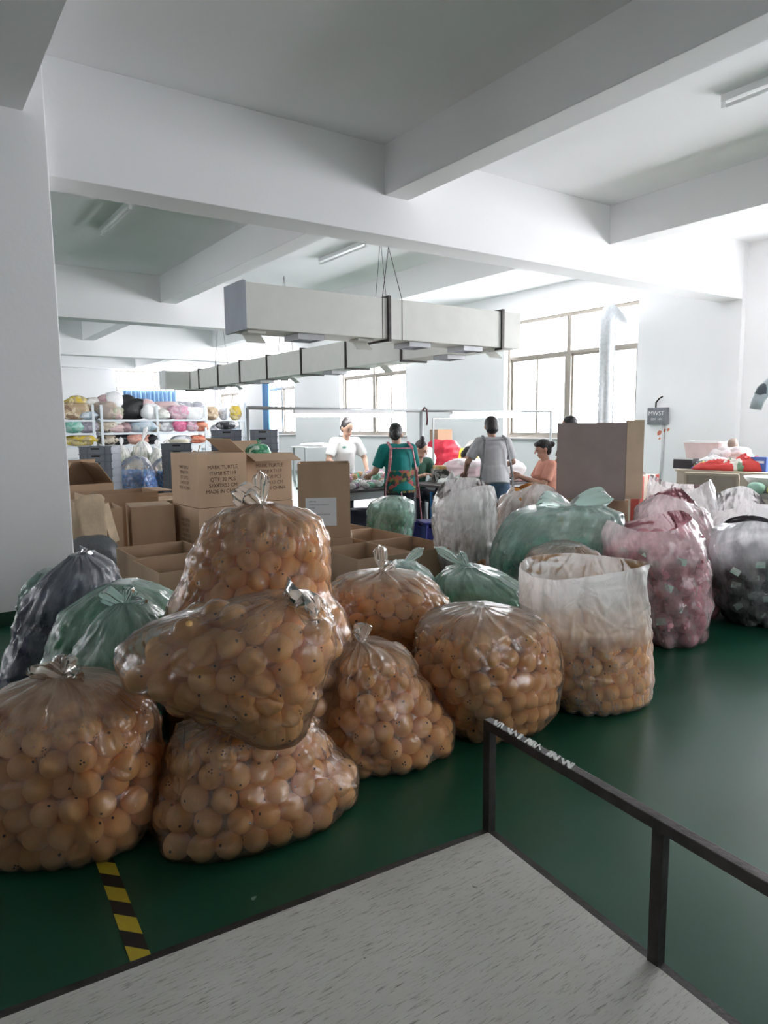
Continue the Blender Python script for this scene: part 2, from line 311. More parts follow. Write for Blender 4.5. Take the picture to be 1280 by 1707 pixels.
# window wall: piers, parapets and heads around the openings; set back a little on the near side of the first big beam
JOG = .12
wr = MB(); ws = sorted(WINDOWS); y = -9.0
for (a, b, z0, z1) in ws:
    x0 = WX+JOG if b < 6.1 else WX
    if y < 6.1 < a: wr.bx(WX+JOG, WX+.34, y, 6.1, 0, 4.32); wr.bx(WX, WX+.34, 6.1, a, 0, 4.32)
    else: wr.bx(x0, WX+.34, y, a, 0, 4.32)
    wr.bx(x0, WX+.34, a, b, 0, z0); wr.bx(x0, WX+.34, a, b, z1, 4.32); y = b
wr.bx(WX, WX+.34, y, YF+.34, 0, 4.32)
struct(wr.build('wall_right', WALL))
fx0, fx1, fz0, fz1 = 7.25, 9.6, 2.4, 3.75
wf = MB(); wf.bx(-8, fx0, YF, YF+.3, 0, 4.32); wf.bx(fx1, WX, YF, YF+.3, 0, 4.32); wf.bx(fx0, fx1, YF, YF+.3, 0, fz0); wf.bx(fx0, fx1, YF, YF+.3, fz1, 4.32)
struct(wf.build('wall_far', WALL))
# downstand beams: three deep ones across the room, shallower ones along it
for i, yb in enumerate((6.1, 13.42, 20.05)):
    struct(MB().bx(-8, WX, yb, yb+.38, 3.44, 4.32).build('trim_%d' % (i+1), WALL, bevel=.006))
struct(MB().bx(-8, WX, YF-.3, YF, 3.78, 4.32).build('trim_4', WALL))
struct(MB().bx(-8, WX, -1.3, -.92, 3.44, 4.32).build('trim_5', WALL))
k = 6
for xb in (.60, 4.30, 7.90):
    for (ya, yb) in ((-.92, 6.1), (6.48, 13.42), (13.8, 20.05), (20.43, YF-.3)):
        struct(MB().bx(xb, xb+.37 if xb < 1 else xb+.3, ya, yb, 3.83, 4.32).build('trim_%d' % k, WALL, bevel=.006)); k += 1
# square column under the first deep beam
struct(MB().bx(.45, 1.12, 5.99, 6.6, 0, 4.32).build('wall_column', WALL, bevel=.01))
struct(MB().bx(.45, 1.12, -1.4, -.8, 0, 4.32).build('wall_column', WALL, bevel=.01))
sk = struct(MB().bx(.44, 1.13, 5.98, 6.61, 0, .1).build('baseboard_column', mat('dark_green_skirt', (.008, .05, .03), .4)))

def window(n, a, b, z0, z1, cols, trans=.79, curtain=False):
    """frame, transom, mullions and panes of one opening in the window wall"""
    xm = WX+.17
    fr = MB(); w = .07
    zt = z0+(z1-z0)*.69
    fr.bx(xm-.04, xm+.04, a, a+w, z0, z1); fr.bx(xm-.04, xm+.04, b-w, b, z0, z1); fr.bx(xm-.04, xm+.04, a+w, b-w, z0, z0+w); fr.bx(xm-.04, xm+.04, a+w, b-w, z1-w, z1)
    o = struct(fr.build('window_%d' % n, FRAME))
    MB().bx(xm-.035, xm+.035, a+w, b-w, zt-.03, zt+.03).build('transom', FRAME, o)
    mid = (a+b)/2
    MB().bx(xm-.04, xm+.04, mid-.06, mid+.06, z0+w, zt-.03).build('mullion', FRAME, o)
    MB().bx(xm-.04, xm+.04, mid-.05, mid+.05, zt+.03, z1-w).build('mullion', FRAME, o)
    for (s, e) in ((a+w, mid-.05), (mid+.05, b-w)):
        MB().bx(xm-.004, xm+.004, s, e, zt+.03, z1-w).build('pane', MATS['glass'], o)
        L_ = e-s; h = (s+e)/2
        for q, (ss, ee, xo) in enumerate(((s, h+.03, -.018), (h-.03, e, .018))):        # a pair of sliding sashes
            sb = MB(); t = .05
            sb.bx(xm+xo-.014, xm+xo+.014, ss, ss+t, z0+w, zt-.03); sb.bx(xm+xo-.014, xm+xo+.014, ee-t, ee, z0+w, zt-.03)
            sb.bx(xm+xo-.014, xm+xo+.014, ss+t, ee-t, z0+w, z0+w+t); sb.bx(xm+xo-.014, xm+xo+.014, ss+t, ee-t, zt-.03-t, zt-.03)
            so = sb.build('sash', FRAME, o); MB().bx(xm+xo-.003, xm+xo+.003, ss+t, ee-t, z0+w+t, zt-.03-t).build('pane', MATS['glass'], so)
    x0 = WX+JOG if b < 6.1 else WX
    MB().bx(x0-.04, WX+.13, a-.03, b+.03, z0-.05, z0-.002).build('sill', mat('grey_stone_sill', (.3, .3, .29), .6), o)
for i, (a, b, z0, z1) in enumerate(WINDOWS): window(i+1, a, b, z0, z1, 2)
for i, (a, b, z0, z1) in enumerate(ADDED_LEFTWIN):  # added windows out of view, brighten the farther bays
    f_ = MB(); m_ = (a+b)/2
    for (q0, q1, r0, r1) in ((a, a+.06, z0, z1), (b-.06, b, z0, z1), (a+.06, b-.06, z0, z0+.06), (a+.06, b-.06, z1-.06, z1)): f_.bx(-8.19, -8.11, q0, q1, r0, r1)
    o = struct(f_.build('window_%d' % (i+8), FRAME)); MB().bx(-8.19, -8.11, m_-.05, m_+.05, z0+.06, z1-.06).build('mullion', FRAME, o)
    for (q0, q1) in ((a+.06, m_-.05), (m_+.05, b-.06)): MB().bx(-8.155, -8.147, q0, q1, z0+.06, z1-.06).build('pane', MATS['glass'], o)
# far wall window
fr = MB(); ym = YF+.15
for (x0, x1, z0, z1) in ((fx0, fx0+.06, fz0, fz1), (fx1-.06, fx1, fz0, fz1), (fx0+.06, fx1-.06, fz0, fz0+.06), (fx0+.06, fx1-.06, fz1-.06, fz1)): fr.bx(x0, x1, ym-.04, ym+.04, z0, z1)
wo = struct(fr.build('window_7', FRAME))
for x in (8.8, 9.2): MB().bx(x-.03, x+.03, ym-.035, ym+.035, fz0+.06, fz1-.06).build('mullion', FRAME, wo)
MB().bx(fx0+.06, fx1-.06, ym-.03, ym+.03, 2.94, 3.0).build('transom', FRAME, wo)
for (x0, x1) in ((fx0+.06, 8.77), (8.83, 9.17), (9.23, fx1-.06)):
    MB().bx(x0, x1, ym-.004, ym+.004, 3.0, fz1-.06).build('pane', MATS['glass'], wo); MB().bx(x0, x1, ym-.004, ym+.004, fz0+.06, 2.94).build('pane', MATS['glass'], wo)

# curtains
def curtain(name, label, p0, p1, z0, z1, m, folds, amp):
    p0 = Vector(p0); p1 = Vector(p1); d = (p1-p0); nrm = Vector((-d.y, d.x, 0)).normalized(); n = folds*8
    G = [[], []]; T = []
    for i in range(n+1):
        s = i/n; o = nrm*amp*math.sin(s*folds*2*math.pi+.6*math.sin(9*s)); q = p0+d*s
        T.append((q+o, q+o*1.3))
    mb = MB(); rows = 6
    mb.grid([[(t[0]*(1-j/rows)+t[1]*(j/rows)) + Vector((0, 0, z1+(z0-z1)*j/rows)) for t in T] for j in range(rows+1)])
    o = mb.build(name, m, smooth=True); so = o.modifiers.new('s', 'SOLIDIFY'); so.thickness = .008
    return tag(o, label, 'curtain')
cb = mat('blue_striped_curtain', (.05, .19, .42), .8, c2=(.42, .6, .8), scale=1, stretch=(14, 14, .01))
curtain('curtain', 'blue and pale striped curtain across the far wall window above the shelves', (7.45, YF-.09, 0), (9.55, YF-.09, 0), 2.1, 2.98, cb, 12, .045)
curtain('curtain', 'narrow blue curtain hanging at the side of the window behind the grey crates', (WX-.09, 23.15, 0), (WX-.09, 23.7, 0), 1.25, 3.3, mat('blue_curtain', (.03, .16, .38), .8, c2=(.25, .45, .7), scale=1, stretch=(14, 14, .01)), 5, .05)

# ------------------------------------------------------------------ ceiling lamps (off)
def ceiling_lamp(p0, p1, label):
    c = (Vector(p0)+Vector(p1))/2; d = Vector(p1)-Vector(p0); L_ = d.length
    t = thing('tube_light', label, 'ceiling lamp', (c.x, c.y, 4.32), math.atan2(d.y, d.x), 'bare tube lights on the ceiling')
    MB().box((0, 0, -.03), (L_, .06, .06)).build('housing', WHITEP, t, bevel=.006)
    for s in (-1, 1): MB().box((s*(L_/2-.02), 0, -.085), (.04, .04, .05)).build('end_socket', WHITEP, t, bevel=.004)
    MB().tube([(-L_/2+.04, 0, -.095), (L_/2-.04, 0, -.095)], .015, 12).build('tube', mat('lamp_tube_off', (.8, .82, .82), .25), t, smooth=True)
ceiling_lamp((6.15, 3.60, 0), (6.15, 2.25, 0), 'unlit tube light on the ceiling near the top right corner')
ceiling_lamp((2.64, 10.72, 0), (2.64, 9.25, 0), 'unlit tube light on the ceiling beside the white column')
ceiling_lamp((6.15, 10.65, 0), (6.15, 9.2, 0), 'unlit tube light on the ceiling above the cut-off end of the air duct')

# ------------------------------------------------------------------ air ducts
Z0, Z1 = 2.43, 2.86
def diffuser(parent, x, y, along):
    """four sided louvre outlet under the duct with a tilted scoop"""
    t = MB(); s = .13
    for k in range(4):
        a = .03+k*.03; t.bx(x-s+a*.3, x+s-a*.3, y-s+a*1.9, y-s+a*1.9+.012, Z0-.05, Z0-.028)
    f = MB(); f.bx(x-s-.02, x+s+.02, y-s-.02, y-s, Z0-.055, Z0); f.bx(x-s-.02, x+s+.02, y+s, y+s+.02, Z0-.055, Z0); f.bx(x-s-.02, x-s, y-s, y+s, Z0-.055, Z0); f.bx(x+s, x+s+.02, y-s, y+s, Z0-.055, Z0)
    o = f.build('outlet', mat('grey_outlet_metal', (.35, .36, .37), .5, .4), parent); t.build('louvre', DUCTEND, o)
def scoop(parent, x, y, ax):
    w = .16; m = MB(); q = Matrix.Rotation(R(38), 3, 'X' if ax == 'x' else 'Y')
    m.box((x, y, Z0-.055), (w*1.25, w*1.1, .012) if ax == 'x' else (w*1.1, w*1.25, .012), q); m.box((x, y, Z0-.012), (w*1.2, w*1.2, .024))
    m.build('air_scoop', DUCT, parent)
d1 = thing('air_duct', 'square beige air duct hanging by a wire below the deep beam, blanked at one end', 'air duct', (0, 0, 0))
edges = [2.81, 4.48, 6.17, 6.50]
for a, b in zip(edges[:-1], edges[1:]): MB().bx(a+.012, b-.012, 6.3, 6.72, Z0, Z1).build('duct_section', DUCT, d1, bevel=.006)
MB().bx(2.79, 2.822, 6.285, 6.735, Z0-.015, Z1+.015).build('end_plate', DUCTEND, d1)
for x in edges[1:3]: MB().bx(x-.018, x+.018, 6.275, 6.745, Z0-.025, Z1+.025).build('joint_flange', STEEL, d1)
for (x, kind) in ((2.98, 's'), (3.55, 'd'), (4.25, 's'), (4.95, 'd'), (5.75, 'd'), (6.2, 's')):
    (scoop if kind == 's' else diffuser)(d1, x, 6.5, 'x')
hw = MB(); hw.tube([(4.60, 6.46, 3.44), (4.40, 6.30, Z1), (4.40, 6.3, Z0)], .004, 6); hw.tube([(4.60, 6.46, 3.44), (4.66, 6.3, Z1), (4.66, 6.3, Z0)], .004, 6); hw.build('hanging_wire', STEEL, d1)
d2 = thing('air_duct', 'long beige sectioned air duct running back along the windows above the work tables', 'air duct', (0, 0, 0))
ys = [6.74, 8.2, 9.7, 11.2, 12.6, 13.9, 15.1, 16.3, 17.2]
for a, b in zip(ys[:-1], ys[1:]): MB().bx(6.05, 6.48, a+.012, b-.012, Z0, Z1).build('duct_section', DUCT, d2, bevel=.006)
for y in ys[1:]: MB().bx(6.03, 6.5, y-.02, y+.02, Z0-.025, Z1+.025).build('joint_flange', STEEL, d2)
MB().bx(5.45, 6.03, 16.9, 17.3, Z0, Z1).build('branch_section', DUCT, d2, bevel=.006); MB().bx(5.42, 5.45, 16.88, 17.32, Z0-.012, Z1+.012).build('end_plate', mat('white_end_plate', (.75, .76, .76), .5), d2)
for i, y in enumerate((7.4, 8.9, 10.4, 11.9, 13.2, 14.5, 15.7)): (scoop if i % 2 else diffuser)(d2, 6.26, y, 'y')
for y in (9.0, 12.2, 15.4):
    hw = MB(); hw.tube([(6.26, y, 4.32), (6.1, y, Z1)], .004, 6); hw.tube([(6.26, y, 4.32), (6.42, y, Z1)], .004, 6); hw.build('hanging_wire', STEEL, d2)

# ------------------------------------------------------------------ flexible exhaust hose to the window
def hose():
    P = [Vector((9.55, 7.35, z)) for z in np.linspace(.005, 3.05, 84)]
    c = Vector((9.78, 7.45, 3.05))
    hd = Vector((WX+.1-9.55, 8.35-7.35, 0)); hd.normalize()
    for k in range(1, 13):
        a = math.pi/2*k/12; P.append(Vector((9.55, 7.35, 3.05)) + hd*(.25*(1-math.cos(a))) + Vector((0, 0, .25*math.sin(a))))
    e = P[-1]
    for k in range(1, 34): P.append(e+hd*.045*k)
    rr = [.125+(.006 if i % 2 else -.004)+.003*math.sin(i*1.7) for i in range(len(P))]
    o = MB().tube(P, rr, 20, cap=False).build('exhaust_hose', mat('crinkled_aluminium', (.62, .65, .67), .35, .55, var=.1, scale=20, bump=.3, bscale=60), smooth=True)
    tag(o, 'ribbed silver exhaust hose rising in front of the window and bending towards it', 'hose')
hose()
eb = thing('switch_box', 'grey wall switch box with white lettering beside the big window', 'switch box', (WX, 7.5, 1.6))
MB().bx(-.09, 0, -.19, .19, -.13, .17).build('case', mat('grey_box_paint', (.2, .21, .23), .5), eb, bevel=.008)
MB().bx(-.096, -.09, -.17, .17, -.11, .15).build('cover', mat('grey_box_cover', (.15, .16, .18), .45), eb)
text('MWST', .11, eb, (-.099, 0, .03), (R(90), 0, R(-90)), WHITEP); text('220V  16A', .05, eb, (-.099, 0, -.05), (R(90), 0, R(-90)), WHITEP)
MB().tube([(-.045, .05, .17), (-.045, .05, .26), (-.05, -.02, .33), (-.05, -.08, .36)], .014, 8).build('cable', BLACK, eb, smooth=True)
MB().tube([(-.03, -.1, -.13), (-.03, -.1, -.6), (-.03, -.06, -1.5)], .018, 8).build('conduit', mat('pale_conduit', (.6, .6, .6), .5), eb, smooth=True)
for i, (px, py, s) in enumerate(((1096, 726, .085), (1104, 722, .07), (1112, 719, .05), (1098, 733, .04))):
    p = atx(px, py, WX); m = MB(); pts = [(0, 0), (s*.7, s*.2), (s, s*.9), (s*.35, s*1.1), (-s*.1, s*.6)]
    m.add([(-.002, -a, b) for a, b in pts]+[(0, -a, b) for a, b in pts], [(4, 3, 2, 1, 0)]+[(i_, (i_+1) % 5, (i_+1) % 5+5, i_+5) for i_ in range(5)])
    o = m.build('paper_scrap', mat('faded_red_paper', (.62, .2, .12), .8)); o.location = (p[0]-.001, p[1], p[2]); tag(o, 'torn scrap of red paper stuck to the wall below the switch box', 'paper', 'red paper scraps on the wall')
# ================================================================== filled plastic bags
FILM = film_mat('clear_milky_film', (.96, .85, .74), .15, .16, 1.6, .48)  # warm tint paints in light coming through from the peach balls
FILMW = film_mat('white_milky_film', (.97, .94, .94), .60, .25, 1.2, .30)
FILMG = film_mat('green_bounce_film', (.70, .94, .86), .30, .18, 1.4, .42)  # film itself is clear; green painted in for light scattered by contents

def ball_mesh(name, holes, seg=20, ring=14):
    mb = MB(); V = []; F = []
    for i in range(ring+1):
        t = math.pi*i/ring
        rr = 1+.22*math.exp(-(t/.24)**2)          # squeaker nub
        for k in range(seg): V.append((rr*math.sin(t)*math.cos(2*math.pi*k/seg), rr*math.sin(t)*math.sin(2*math.pi*k/seg), -rr*math.cos(t)))
    for i in range(ring):
        for k in range(seg): F.append((i*seg+k, i*seg+(k+1) % seg, (i+1)*seg+(k+1) % seg, (i+1)*seg+k))
    mb.add(V, F)
    for (dx, dy, r) in holes:
        z = math.sqrt(max(0, 1-dx*dx-dy*dy)); mb.add([(dx+r*math.cos(a), dy+r*math.sin(a), z+.012) for a in np.arange(8)*math.pi/4], [tuple(range(8))], 1)
    me = mb.mesh(name, True); me.materials.append(PEACH); me.materials.append(BLACK); return me
BALLS = [ball_mesh('ball', [(0, 0, .115)]), ball_mesh('ball_three_holes', [(.13, 0, .075), (-.09, .12, .075), (-.09, -.12, .075)]), ball_mesh('ball_one_hole', [(.15, .1, .10)])]
def low_ball(): m = MB(); m.ell((0, 0, 0), (1, 1, 1), 10, 7); return np.array(m.v), m.f
LBV, LBF = low_ball()

class Hull:
    """bag body: stacked superellipse rings; local axes u (across), v (away), z"""
    def __init__(s, d, rows, b, zb=0.0, ang=0.0, lean=0.0, px=2.4):
        s.ax = RH*math.cos(ang)+FH*math.sin(ang); s.ay = -RH*math.sin(ang)+FH*math.cos(ang); s.n = px
        xm0 = sum((r[1]+r[2])/2 for r in rows)/len(rows)
        p0 = atd(xm0, rows[len(rows)//2][0], d); p0[2] = 0; s.p0 = p0; s.lean = lean
        def hit(x, y):
            r = ray(x, y); t = ((p0-CAM)@s.ay)/(r@s.ay); q = CAM+r*t; return (q-p0)@s.ax, q[2]
        Z = []; U0 = []; U1 = []
        for (y, xl, xr) in rows:
            u0, _ = hit(xl, y); u1, _ = hit(xr, y); _, z = hit((xl+xr)/2, y); Z.append(z); U0.append(u0); U1.append(u1)
        Z = np.array(Z); zt = Z.max(); zbot = Z.min(); Z = zb+(Z-zbot)/(zt-zbot)*(zt-zb)
        o = np.argsort(Z); s.Z = Z[o]; U0 = np.array(U0)[o]; U1 = np.array(U1)[o]; s.c = (U0+U1)/2; a = (U1-U0)/2
        am = a.max(); s.b0 = b
        bb = b*np.clip(a/am, 0, 1)**.7
        a = np.sqrt(np.maximum(a**2-(bb*math.tan(ang))**2, (.72*a)**2)); s.a = a; s.b = bb
        s.zb = zb; s.zt = zt
    def at(s, z):
        return np.interp(z, s.Z, s.c), np.interp(z, s.Z, s.a), np.interp(z, s.Z, s.b), s.lean*(z-s.zb)
    def to_world(s, P):
        P = np.asarray(P); return s.p0+P[:, :1]*s.ax+P[:, 1:2]*s.ay+P[:, 2:3]*np.array([0, 0, 1.])

def pack(h, r, ztop, n=None, it=140, seed=1, dens=.60):
    """settle equal spheres inside the hull up to height ztop"""
    g = np.random.default_rng(seed); zs = np.linspace(h.zb, ztop, 40); _, A, B, _ = h.at(zs)
    vol = np.sum(math.pi*A*B)*(ztop-h.zb)/40*1.05
    n = n or int(dens*vol/(4/3*math.pi*r**3)); n = max(6, min(n, 320))
    z = g.uniform(h.zb+r, max(ztop-r, h.zb+2*r), n); c, a, b, l = h.at(z); P = np.stack([c+g.uniform(-.8, .8, n)*a, l+g.uniform(-.8, .8, n)*b, z], 1)
    for k in range(it):
        D = P[:, None]-P[None]; d = np.sqrt((D**2).sum(-1))+np.eye(n)*9; ov = np.maximum(0, 2*r*.985-d)
        P = P+(D/d[..., None]*ov[..., None]).sum(1)*.33
        if k < it-30: P[:, 2] -= .0012
        P[:, 2] = np.clip(P[:, 2], h.zb+r, max(ztop-r*.8, h.zb+r*1.5)); c, a, b, l = h.at(P[:, 2])
        a = np.maximum(a-r*.92, .01); b = np.maximum(b-r*.92, .01); x = (P[:, 0]-c)/a; y = (P[:, 1]-l)/b
        q = (np.abs(x)**h.n+np.abs(y)**h.n)**(1/h.n); f = np.where(q > 1, 1/np.maximum(q, 1e-6), 1); P[:, 0] = c+x*f*a; P[:, 1] = l+y*f*b
    return P

def smooth_sdf(V, P, r, k=.035):
    out = np.empty(len(V))
    for i in range(0, len(V), 4000):
        d = np.sqrt(((V[i:i+4000, None]-P[None])**2).sum(-1))-r; m = d.min(1); out[i:i+4000] = m-k*np.log(np.exp(-(d-m[:, None])/k).sum(1))
    return out

def film_bag(name, label, group, h, film, fill=None, r=.05, zfill=None, nu=230, nv=160, crease=140, pleat=.05, crumple=.006, seed=0, open_top=False, gather=.35, cling=.8, knot=None, ears=(), wavy=.05, hang=0.0, spread=.35):
    """polythene skin around what it holds, pleated towards a knot (or open at the top)"""
    g = np.random.default_rng(seed)
    zf_ = np.linspace(h.zb, h.zt, 800); af_ = np.convolve(np.pad(h.at(zf_)[1], 12, 'edge'), np.ones(25)/25, 'valid'); sl_ = np.concatenate([[0], np.cumsum(np.hypot(np.diff(zf_), np.diff(af_)))])
    zz = np.interp(np.linspace(0, sl_[-1], nv), sl_, zf_); zs = (zz-h.zb)/(h.zt-h.zb)      # rings evenly spaced along the skin
    # smooth the ring profile
    c, a, b, l = h.at(zz); ker = np.ones(7)/7
    def sm(q): return np.convolve(np.pad(q, 3, 'edge'), ker, 'valid')
    c, a, b = sm(c), sm(a), sm(b)
    th = np.arange(nu)/nu*2*math.pi; C, S = np.cos(th), np.sin(th); e = 2/h.n
    X = np.sign(C)*np.abs(C)**e; Y = np.sign(S)*np.abs(S)**e
    tt = zs[:, None]
    n1 = lat_noise((nv, nu), 16, 2, 3, seed+1, True, .55); n2 = lat_noise((nv, nu), 7, 6, 3, seed+2, False); n3 = lat_noise((nv, nu), 14, 12, 2, seed+3, True)
    zf = 1.0 if zfill is None else (zfill-h.zb)/(h.zt-h.zb)
    up = np.clip((tt-zf*.72)/(1-zf*.72), 0, 1)
    up = up**1.5
    rad = 1+pleat*(.25+2.2*up)*n1*(0.35 if open_top else 1)+.02*n2*(1+2*up)
    zoff = np.zeros((nv, nu))
    if open_top: zoff = (wavy*lat_noise((2, nu), 3, 1, 2, seed+5)[0][None]+wavy*.5*np.cos(2*th+g.uniform(0, 6))[None])*tt**4
    V = np.stack([c[:, None]+a[:, None]*X[None]*rad, l[:, None]+b[:, None]*Y[None]*rad, zz[:, None]+zoff+0*X[None]], -1).reshape(-1, 3)
    ctr = np.stack([c, l+0*c, zz], -1)
    if fill is not None and len(fill) and cling:
        fd = smooth_sdf(V, fill, r, .022); out = V.copy(); ctrv = np.repeat(ctr, nu, 0); dirv = V-ctrv; dirv[:, 2] = 0; ln = np.linalg.norm(dirv, axis=1, keepdims=True)+1e-6; dirv /= ln
        mv = np.clip(fd-.006, -.06, .03)*cling; keep = np.repeat(1-np.clip((zs-zf*.74)/(zf*.2), 0, 1)**1.0, nu); mv = np.where(mv > 0, mv*keep, mv)
        V = V-dirv*np.minimum(mv, ln[:, 0]*.6)[:, None]
    else:
        dirv = V-np.repeat(ctr, nu, 0); dirv[:, 2] = 0; dirv /= np.linalg.norm(dirv, axis=1, keepdims=True)+1e-6
    # sharp creases in the film
    cr_ = np.zeros(nv*nu); rm_ = max(.12, float(np.mean(a))); ax_ = np.tile(th*rm_, nv); az_ = np.repeat(zz, nu); Hh = h.zt-h.zb
    for q in range(int(crease)):
        hi = g.random() < .55; u0 = g.uniform(0, 2*math.pi*rm_); v0 = h.zb+Hh*(g.uniform(max(.3, zf*.6), 1) if hi else g.uniform(.05, .9)); an = g.normal(math.pi/2, .30) if hi else g.uniform(0, math.pi)
        L_ = Hh*g.uniform(.10, .34)*(1 if hi else .55); wd = g.uniform(.005, .011); am_ = g.choice([-1, 1, 1])*g.uniform(.004, .011)
        px_ = (ax_-u0+math.pi*rm_) % (2*math.pi*rm_)-math.pi*rm_; pz_ = az_-v0; t_ = px_*math.cos(an)+pz_*math.sin(an); n_ = -px_*math.sin(an)+pz_*math.cos(an)+.02*np.sin(t_*18+q)
        m_ = (np.abs(t_) < L_) & (np.abs(n_) < wd*3); cr_[m_] += am_*np.exp(-(n_[m_]/wd)**2)*(1-(t_[m_]/L_)**2)
    V += dirv*cr_[:, None]
    V += dirv*(crumple*n3.reshape(-1)*(.5+up.repeat(nu, 1).reshape(-1) if up.shape[1] == 1 else 1))[:, None]
    if fill is not None and len(fill):
        for i in list(range(0, len(V), 4000))*3:
            D = V[i:i+4000, None]-fill[None]; d_ = np.sqrt((D**2).sum(-1)); j = d_.argmin(1); dm = d_[np.arange(len(j)), j]; D = D[np.arange(len(j)), j]
            V[i:i+4000] += D/np.maximum(dm, 1e-4)[:, None]*np.maximum(0, r*1.13-dm)[:, None]
    V[:, 2] = np.maximum(V[:, 2], h.zb+.001)
    faces = [(i*nu+k, i*nu+(k+1) % nu, (i+1)*nu+(k+1) % nu, (i+1)*nu+k) for i in range(nv-1) for k in range(nu)]
    faces.append(tuple(range(nu-1, -1, -1)))
    if not open_top: faces.append(tuple((nv-1)*nu+k for k in range(nu)))
    origin = h.to_world(np.array([[c[0], l[0], h.zb]]))[0]; rz = math.atan2(h.ax[1], h.ax[0])
    Lc = V-np.array([c[0], l[0], h.zb])
    me = bpy.data.meshes.new(name); me.from_pydata(Lc.tolist(), [], faces); me.polygons.foreach_set('use_smooth', [True]*len(faces))
    uv = me.uv_layers.new(name='UVMap'); U = np.empty((len(me.loops), 2)); vi = np.empty(len(me.loops), int); me.loops.foreach_get('vertex_index', vi)
    U[:, 0] = (vi % nu)/nu; U[:, 1] = (vi//nu)/nv
    w = np.zeros(len(me.loops), bool)
    q = np.arange((nv-1)*nu*4).reshape(-1, 4); last = (np.arange((nv-1)*nu) % nu) == nu-1; ii = q[last][:, 1:3].ravel(); U[ii, 0] += 1
    uv.data.foreach_set('uv', U.ravel())
    at = me.attributes.new('gather', 'FLOAT', 'POINT'); gv = np.clip(gather*up**(.35 if open_top else 1.1)*(.75+.5*n1), 0, .85); at.data.foreach_set('value', gv.reshape(-1))
    me.update(); o = link(name, me, film); o.location = origin; o.rotation_euler = (0, 0, rz); tag(o, label, 'bag', group)
    if ears:
        kp = np.array([c[-1]-c[0], l[-1]-l[0], h.zt-h.zb-.01]); mb = MB(); gl = []; uvs = []
        for (du, dv, dz, wd) in ears:
            D = Vector((du, dv, dz)); L_ = D.length; D.normalize(); side = D.cross(Vector((0, 1, .15))).normalized(); fwd = D.cross(side); ns, nw = 14, 13; G = []
            ph = g.uniform(0, 6)
            for i in range(ns):
                s = i/(ns-1); wdt = wd*(.18+.82*math.sin(math.pi*min(1, s*.62+.02))**.9)*(1 if s < .8 else math.sqrt(max(.02, 1-((s-.8)/.2)**2*.95))); row = []
                for j in range(nw):
                    t = j/(nw-1)*2-1; p = Vector(kp)+D*L_*(s-.1*abs(t)*s)+side*wdt*t*.5+fwd*(wd*.22*math.cos(t*2.2)*(1-.4*s)+.010*math.sin(t*9+ph+3*s)*(.4+s))
                    row.append(p)
                G.append(row)
            mb.grid(G)
        kn = MB(); kn.ell(Vector(kp)+Vector((0, 0, .0)), (.028, .028, .022), 12, 8)
        em = mb.mesh('tied_end', True); ga = em.attributes.new('gather', 'FLOAT', 'POINT'); ga.data.foreach_set('value', [.32]*len(em.vertices)); link('tied_end', em, film, o)
        km = kn.mesh('knot', True); ga = km.attributes.new('gather', 'FLOAT', 'POINT'); ga.data.foreach_set('value', [.6]*len(km.vertices)); link('knot', km, film, o)
    return o

def put_balls(h, P, r, nvis, label, group, seed=0, cat='ball', meshes=BALLS, name='rubber_ball', face=.75, fillmat=PEACH, fillname='ball_fill'):
    """front-most balls as things, the ones behind them as one fill"""
    g = random.Random(seed); c, a, b, l = h.at(P[:, 2])
    W = h.to_world(P); dist = np.linalg.norm(W-CAM, axis=1)
    x = (P[:, 0]-c)/np.maximum(a, .05); y = (P[:, 1]-l)/np.maximum(b, .05); q = (np.abs(x)**h.n+np.abs(y)**h.n)**(1/h.n)
    view = (CAM-W)/dist[:, None]
    # how many balls stand before this one
    hid = np.zeros(len(P))
    for i in range(len(P)):
        D = W-W[i]; t = D@view[i]; per = np.linalg.norm(D-t[:, None]*view[i], axis=1); hid[i] = np.sum(np.where((t > r*.5) & (per < 1.5*r), 1.5-per/r, 0))
    order = np.argsort(hid+dist*.2); vis = order[:nvis]; rest = [i for i in order[nvis:] if q[i]*max(a[i], b[i]) > max(a[i], b[i])-3.2*r or P[i, 2] < h.zb+2.2*r or P[i, 2] > P[:, 2].max()-2*r]
    first = None
    for i in vis:
        me = meshes[g.choices(range(len(meshes)), [5, 3, 4][:len(meshes)])[0]]; o = bpy.data.objects.new(name, me); col.objects.link(o)
        o.location = W[i]; o.scale = (r*g.uniform(.94, 1.04),)*3
        t = Vector(view[i]) + Vector((g.gauss(0, face), g.gauss(0, face), g.gauss(0, face))); qn = t.to_track_quat('Z', 'Y'); o.rotation_mode = 'QUATERNION'; o.rotation_quaternion = qn @ Quaternion((0, 0, 1), g.uniform(0, 6.28))
        tag(o, label, cat, group)
    if rest:
        ctr = W[rest].mean(0); V = np.concatenate([LBV*r*.98+(W[i]-ctr) for i in rest]); F = [tuple(x+k*len(LBV) for x in f) for k in range(len(rest)) for f in LBF]
        me = bpy.data.meshes.new(fillname); me.from_pydata(V.tolist(), [], F); me.polygons.foreach_set('use_smooth', [True]*len(F)); me.update()
        o = link(fillname, me, fillmat); o.location = ctr; o['kind'] = 'stuff'; tag(o, label.replace('ball', 'balls', 1)+', behind the front ones', cat)

